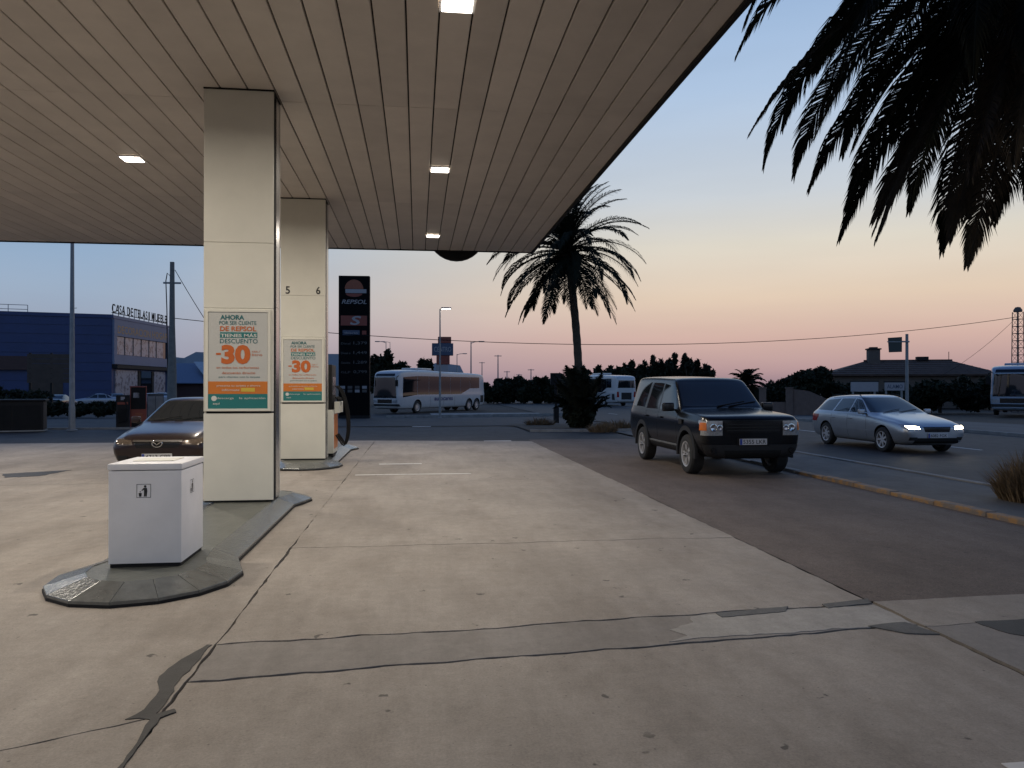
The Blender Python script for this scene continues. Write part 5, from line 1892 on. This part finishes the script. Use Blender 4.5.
def leaf_cloud(n, ells, size, seed, flat=.0, up=0.0):
    """n small leaf faces spread through the ellipsoids (cx, cy, cz, rx, ry, rz), thicker towards the outside"""
    rg = np.random.default_rng(seed)
    vol = np.array([e[3] * e[4] * e[5] for e in ells]) ** .8
    idx = rg.choice(len(ells), n, p=vol / vol.sum())
    E = np.array(ells)[idx]
    d = rg.normal(size=(n, 3)); d /= np.linalg.norm(d, axis=1)[:, None]
    r = rg.random(n) ** .42
    # clumping
    cl = .84 + .22 * np.sin(d[:, 0] * 7 + seed) * np.sin(d[:, 1] * 6 + idx) * np.sin(d[:, 2] * 7)
    c = E[:, :3] + d * E[:, 3:] * (r * cl)[:, None]
    a = rg.normal(size=(n, 3)); a[:, 2] += up; a /= np.linalg.norm(a, axis=1)[:, None]
    b = np.cross(a, rg.normal(size=(n, 3))); b /= np.linalg.norm(b, axis=1)[:, None]
    s = size * (.6 + .8 * rg.random(n))[:, None]
    v = np.stack([c - a * s, c + b * s * .45, c + a * s, c - b * s * .45], 1).reshape(-1, 3)
    me = bpy.data.meshes.new('foliage')
    me.vertices.add(4 * n); me.vertices.foreach_set('co', v.ravel())
    me.loops.add(4 * n); me.loops.foreach_set('vertex_index', np.arange(4 * n))
    me.polygons.add(n); me.polygons.foreach_set('loop_start', np.arange(n) * 4)
    me.update(calc_edges=True); me.validate()
    return me


TREE = {}


def tree(name, px, depth, ytop, width_px, label, cat='tree', group=None, seed=1, kind='round', mat=None, n=2600, rz=None, low=.12):
    b = base_at(px, depth)
    h = CAM_H + (387 - ytop) * depth / FPX - b.z
    w = width_px / 2 * depth / FPX
    t = tag(empty(name, b, rz if rz is not None else seed * 1.7), label, cat, group)
    rnd = random.Random(seed)
    ells = []
    if kind == 'round':
        for k in range(9):
            a = rnd.uniform(0, 6.3); q = rnd.uniform(.15, .62)
            ells.append((math.cos(a) * w * q, math.sin(a) * w * q, h * rnd.uniform(low + .22, .80), w * rnd.uniform(.35, .55), w * rnd.uniform(.35, .55), h * rnd.uniform(.15, .21)))
        ells.append((0, 0, h * .55, w * .8, w * .8, h * .36))
    elif kind == 'cypress':
        for k in range(9):
            s = k / 8
            ells.append((rnd.uniform(-.32, .32) * w, rnd.uniform(-.3, .3) * w, h * (.10 + .78 * s), w * (1.15 - .92 * s), w * (1.15 - .92 * s), h * (.11 + .05 * rnd.random())))
    else:   # low bush
        for k in range(8):
            a = rnd.uniform(0, 6.3); q = rnd.uniform(.2, .7)
            ells.append((math.cos(a) * w * q, math.sin(a) * w * q, h * rnd.uniform(.22, .70), w * .46, w * .46, h * rnd.uniform(.26, .34)))
    th = h * (.5 if kind != 'bush' else .35)
    MB().tube([(0, 0, 0), (.02 * h, 0, th * .5), (0, .02 * h, th), (.01 * h, 0, th * 1.4)], [h * .03 + .05, h * .024 + .03, h * .018 + .02, .02], 7).build('trunk', m_bark, t, smooth='all')
    for k in range(4):
        a = k * 1.6 + seed
        MB().tube([(0, 0, th * .7), (math.cos(a) * w * .3, math.sin(a) * w * .3, th * 1.1), (math.cos(a) * w * .55, math.sin(a) * w * .55, th * 1.4)], [h * .014 + .02, h * .01 + .01, .01], 5).build('limb', m_bark, t)
    me = leaf_cloud(n, ells, max(.10, .34 * depth / 100 * 1.0), seed, up=.6 if kind == 'cypress' else 0)
    me.materials.append(mat or m_leaf)
    obj('crown', me, t)
    return t


# round trees behind the totem and coach
tree('broadleaf_tree', 381, 92, 346, 30, 'dark round tree directly right of the price totem', seed=2, group='trees behind the coach', n=3000)
tree('broadleaf_tree', 400, 95, 356, 34, 'dark spreading tree above the front of the white coach', seed=3, group='trees behind the coach', n=3000)
tree('broadleaf_tree', 424, 93, 353, 20, 'small dark tree left of the advertising tower', seed=4, group='trees behind the coach', n=2400)
tree('broadleaf_tree', 352, 96, 362, 30, 'dark tree hidden mostly by the price totem', seed=41, group='trees behind the coach', n=1600)
# hedge of bushes between the coach and the palm
for i, (px, ty) in enumerate(((494, 379), (504, 377), (514, 373), (524, 376), (534, 374), (545, 372), (556, 374), (565, 372))):
    tree('hedge_bush', px, 98 + (i % 3), ty, 30, ('leftmost', 'second', 'third', 'fourth', 'fifth', 'sixth', 'seventh', 'rightmost')[i] + ' bush of the dark hedge between coach and palm', 'bush', 'bushes of the roadside hedge', seed=50 + i, kind='bush', n=3200)
# pointed conifers above the second coach and the black car
for i, (px, ty, wd) in enumerate(((590, 369, 20), (600, 364, 16), (611, 366, 16), (621, 363, 16), (632, 360, 16), (643, 360, 15), (652, 356, 15), (661, 359, 14), (669, 353, 15), (678, 357, 14), (687, 352, 15), (695, 359, 14), (703, 364, 14), (711, 366, 13))):
    tree('conifer', px, 108 + (i * 7) % 5, ty, wd + 13, '%s dark pointed conifer from the left in the row behind the second coach' % ('first second third fourth fifth sixth seventh eighth ninth tenth eleventh twelfth thirteenth last'.split()[i]), 'conifer', 'conifers in a row', seed=80 + i, kind='cypress', n=3600)
# small palm behind the black car
sp_ = base_at(746, 62)
palm('small_palm', sp_, 2.0, 1.65, 70, 31, 'small bushy palm behind the black four by four', nl=40, ll=.46, wid=.06, tr=.16)
tree('broadleaf_tree', 806, 60, 365, 64, 'dome shaped dark tree behind the garden wall', seed=27, group='garden trees', n=9000, low=.02)
tree('garden_bush', 775, 66, 379, 44, 'dark bush between the small palm and the dome shaped tree', 'bush', 'garden trees', seed=8, kind='bush', n=2000)
tree('garden_bush', 722, 72, 380, 40, 'low dark bush left of the small palm', 'bush', 'garden trees', seed=19, kind='bush', n=2200)
tree('garden_bush', 845, 60, 376, 60, 'dark bush at the left end of the house', 'bush', 'garden trees', seed=9, kind='bush', n=5000)
tree('garden_bush', 893, 62, 386, 70, 'low dark bush under the white signboards', 'bush', 'garden trees', seed=10, kind='bush', n=5000)
tree('garden_bush', 940, 60, 374, 84, 'dark bush in front of the right half of the house', 'bush', 'garden trees', seed=12, kind='bush', n=7000)
tree('garden_bush', 978, 62, 371, 50, 'tall dark bush left of the pale blue coach', 'bush', 'garden trees', seed=13, kind='bush', n=3600)
tree('garden_bush', 1012, 70, 369, 60, 'dark bush behind the pale blue coach', 'bush', 'garden trees', seed=14, kind='bush', n=2600)
# shrubs in front of the warehouse
for i, (px, ty, wd) in enumerate(((52, 400, 34), (78, 402, 34), (104, 401, 30))):
    tree('verge_shrub', px, 52, ty, wd, ('left', 'middle', 'right')[i] + ' one of three dark shrubs across the side road below the hoarding', 'shrub', 'shrubs across the side road', seed=130 + i, kind='bush', n=1800)
tree('verge_shrub', 12, 58, 384, 70, 'dark shrub above the black refuse container', 'shrub', 'shrubs across the side road', seed=140, kind='bush', n=2600)

# shrubs and young fronds round the foot of the palm
pf = tag(empty('palm_undergrowth', pb_), 'dense dark shrub of young palm fronds round the palm trunk', 'shrub')
fm = [frond_mesh(1.9, R(86), R(40), 900, 44, .34, .040), frond_mesh(1.4, R(80), R(55), 901, 40, .34, .040), frond_mesh(1.0, R(60), R(80), 902, 36, .30, .040)]
rnd = random.Random(77)
for k in range(40):
    a = k * 2.4
    o = obj('frond', fm[k % 3], pf, (math.cos(a) * .42, math.sin(a) * .42, rnd.uniform(.05, .85)))
    o.rotation_euler = (0, 0, a + rnd.uniform(-.4, .4))
me = leaf_cloud(7000, [(0, 0, .6, .7, .7, .7), (.05, 0, 1.4, .5, .5, .8), (-.05, .1, 2.0, .38, .38, .7)], .16, 5)
me.materials.append(m_leaf); obj('foliage', me, pf)


def grass_mesh(n, rx, ry, h, seed, w=.008):
    rg = random.Random(seed)
    mb_ = MB()
    for i in range(n):
        a = rg.uniform(0, 6.283); q = math.sqrt(rg.random())
        x, y = rx * q * math.cos(a), ry * q * math.sin(a)
        hh = h * rg.uniform(.45, 1.0) * (1 - .5 * q * q)
        b = rg.uniform(0, 6.283); ln = rg.uniform(.1, .5) * hh
        dx, dy = math.cos(b) * ln + x * .5, math.sin(b) * ln + y * .5
        cx, cy = math.cos(b + 1.57) * w, math.sin(b + 1.57) * w
        mb_.add([(x - cx, y - cy, 0), (x + cx, y + cy, 0), (x + dx * .4 + cx * .7, y + dy * .4 + cy * .7, hh * .65), (x + dx * .4 - cx * .7, y + dy * .4 - cy * .7, hh * .65), (x + dx, y + dy, hh)], [(0, 1, 2, 3), (3, 2, 4)])
    me_ = mb_.mesh('blades'); me_.materials.append(m_dry)
    return me_


db = G(1018, 500)
ds = tag(empty('dry_shrub', (db.x + .25, db.y, -.02)), 'dry straw coloured shrub at the right edge beside the kerb', 'shrub')
obj('blades', grass_mesh(1500, .42, .45, .85, 3), ds)
MB().tube([(0, 0, 0), (.05, .02, .3)], [.05, .02], 6).build('stem', m_bark, ds)
for i, (px, py, s_, lb) in enumerate(((620, 428, .9, 'dry grass tuft between the palm and the black car'), (540, 424, .6, 'dry grass tuft left of the palm foot'), (603, 432, .5, 'small dry grass tuft at the palm foot'))):
    g_ = G(px, py)
    o = tag(empty('grass_tuft', (g_.x, g_.y, gz(g_.y))), lb, 'grass', 'dry grass tufts')
    obj('blades', grass_mesh(500, s_, s_ * .6, .45, 20 + i, .012), o)

# flat lettering whose characters are too small to pick apart singly
for o in bpy.data.objects:
    if o.name.split('.')[0] in ('lettering', 'price_row', 'fuel_name', 'pictogram', 'roof_letters', 'letter_frame', 'bracing', 'blades', 'leaf_bases', 'roof_railing'):
        o['kind'] = 'stuff'
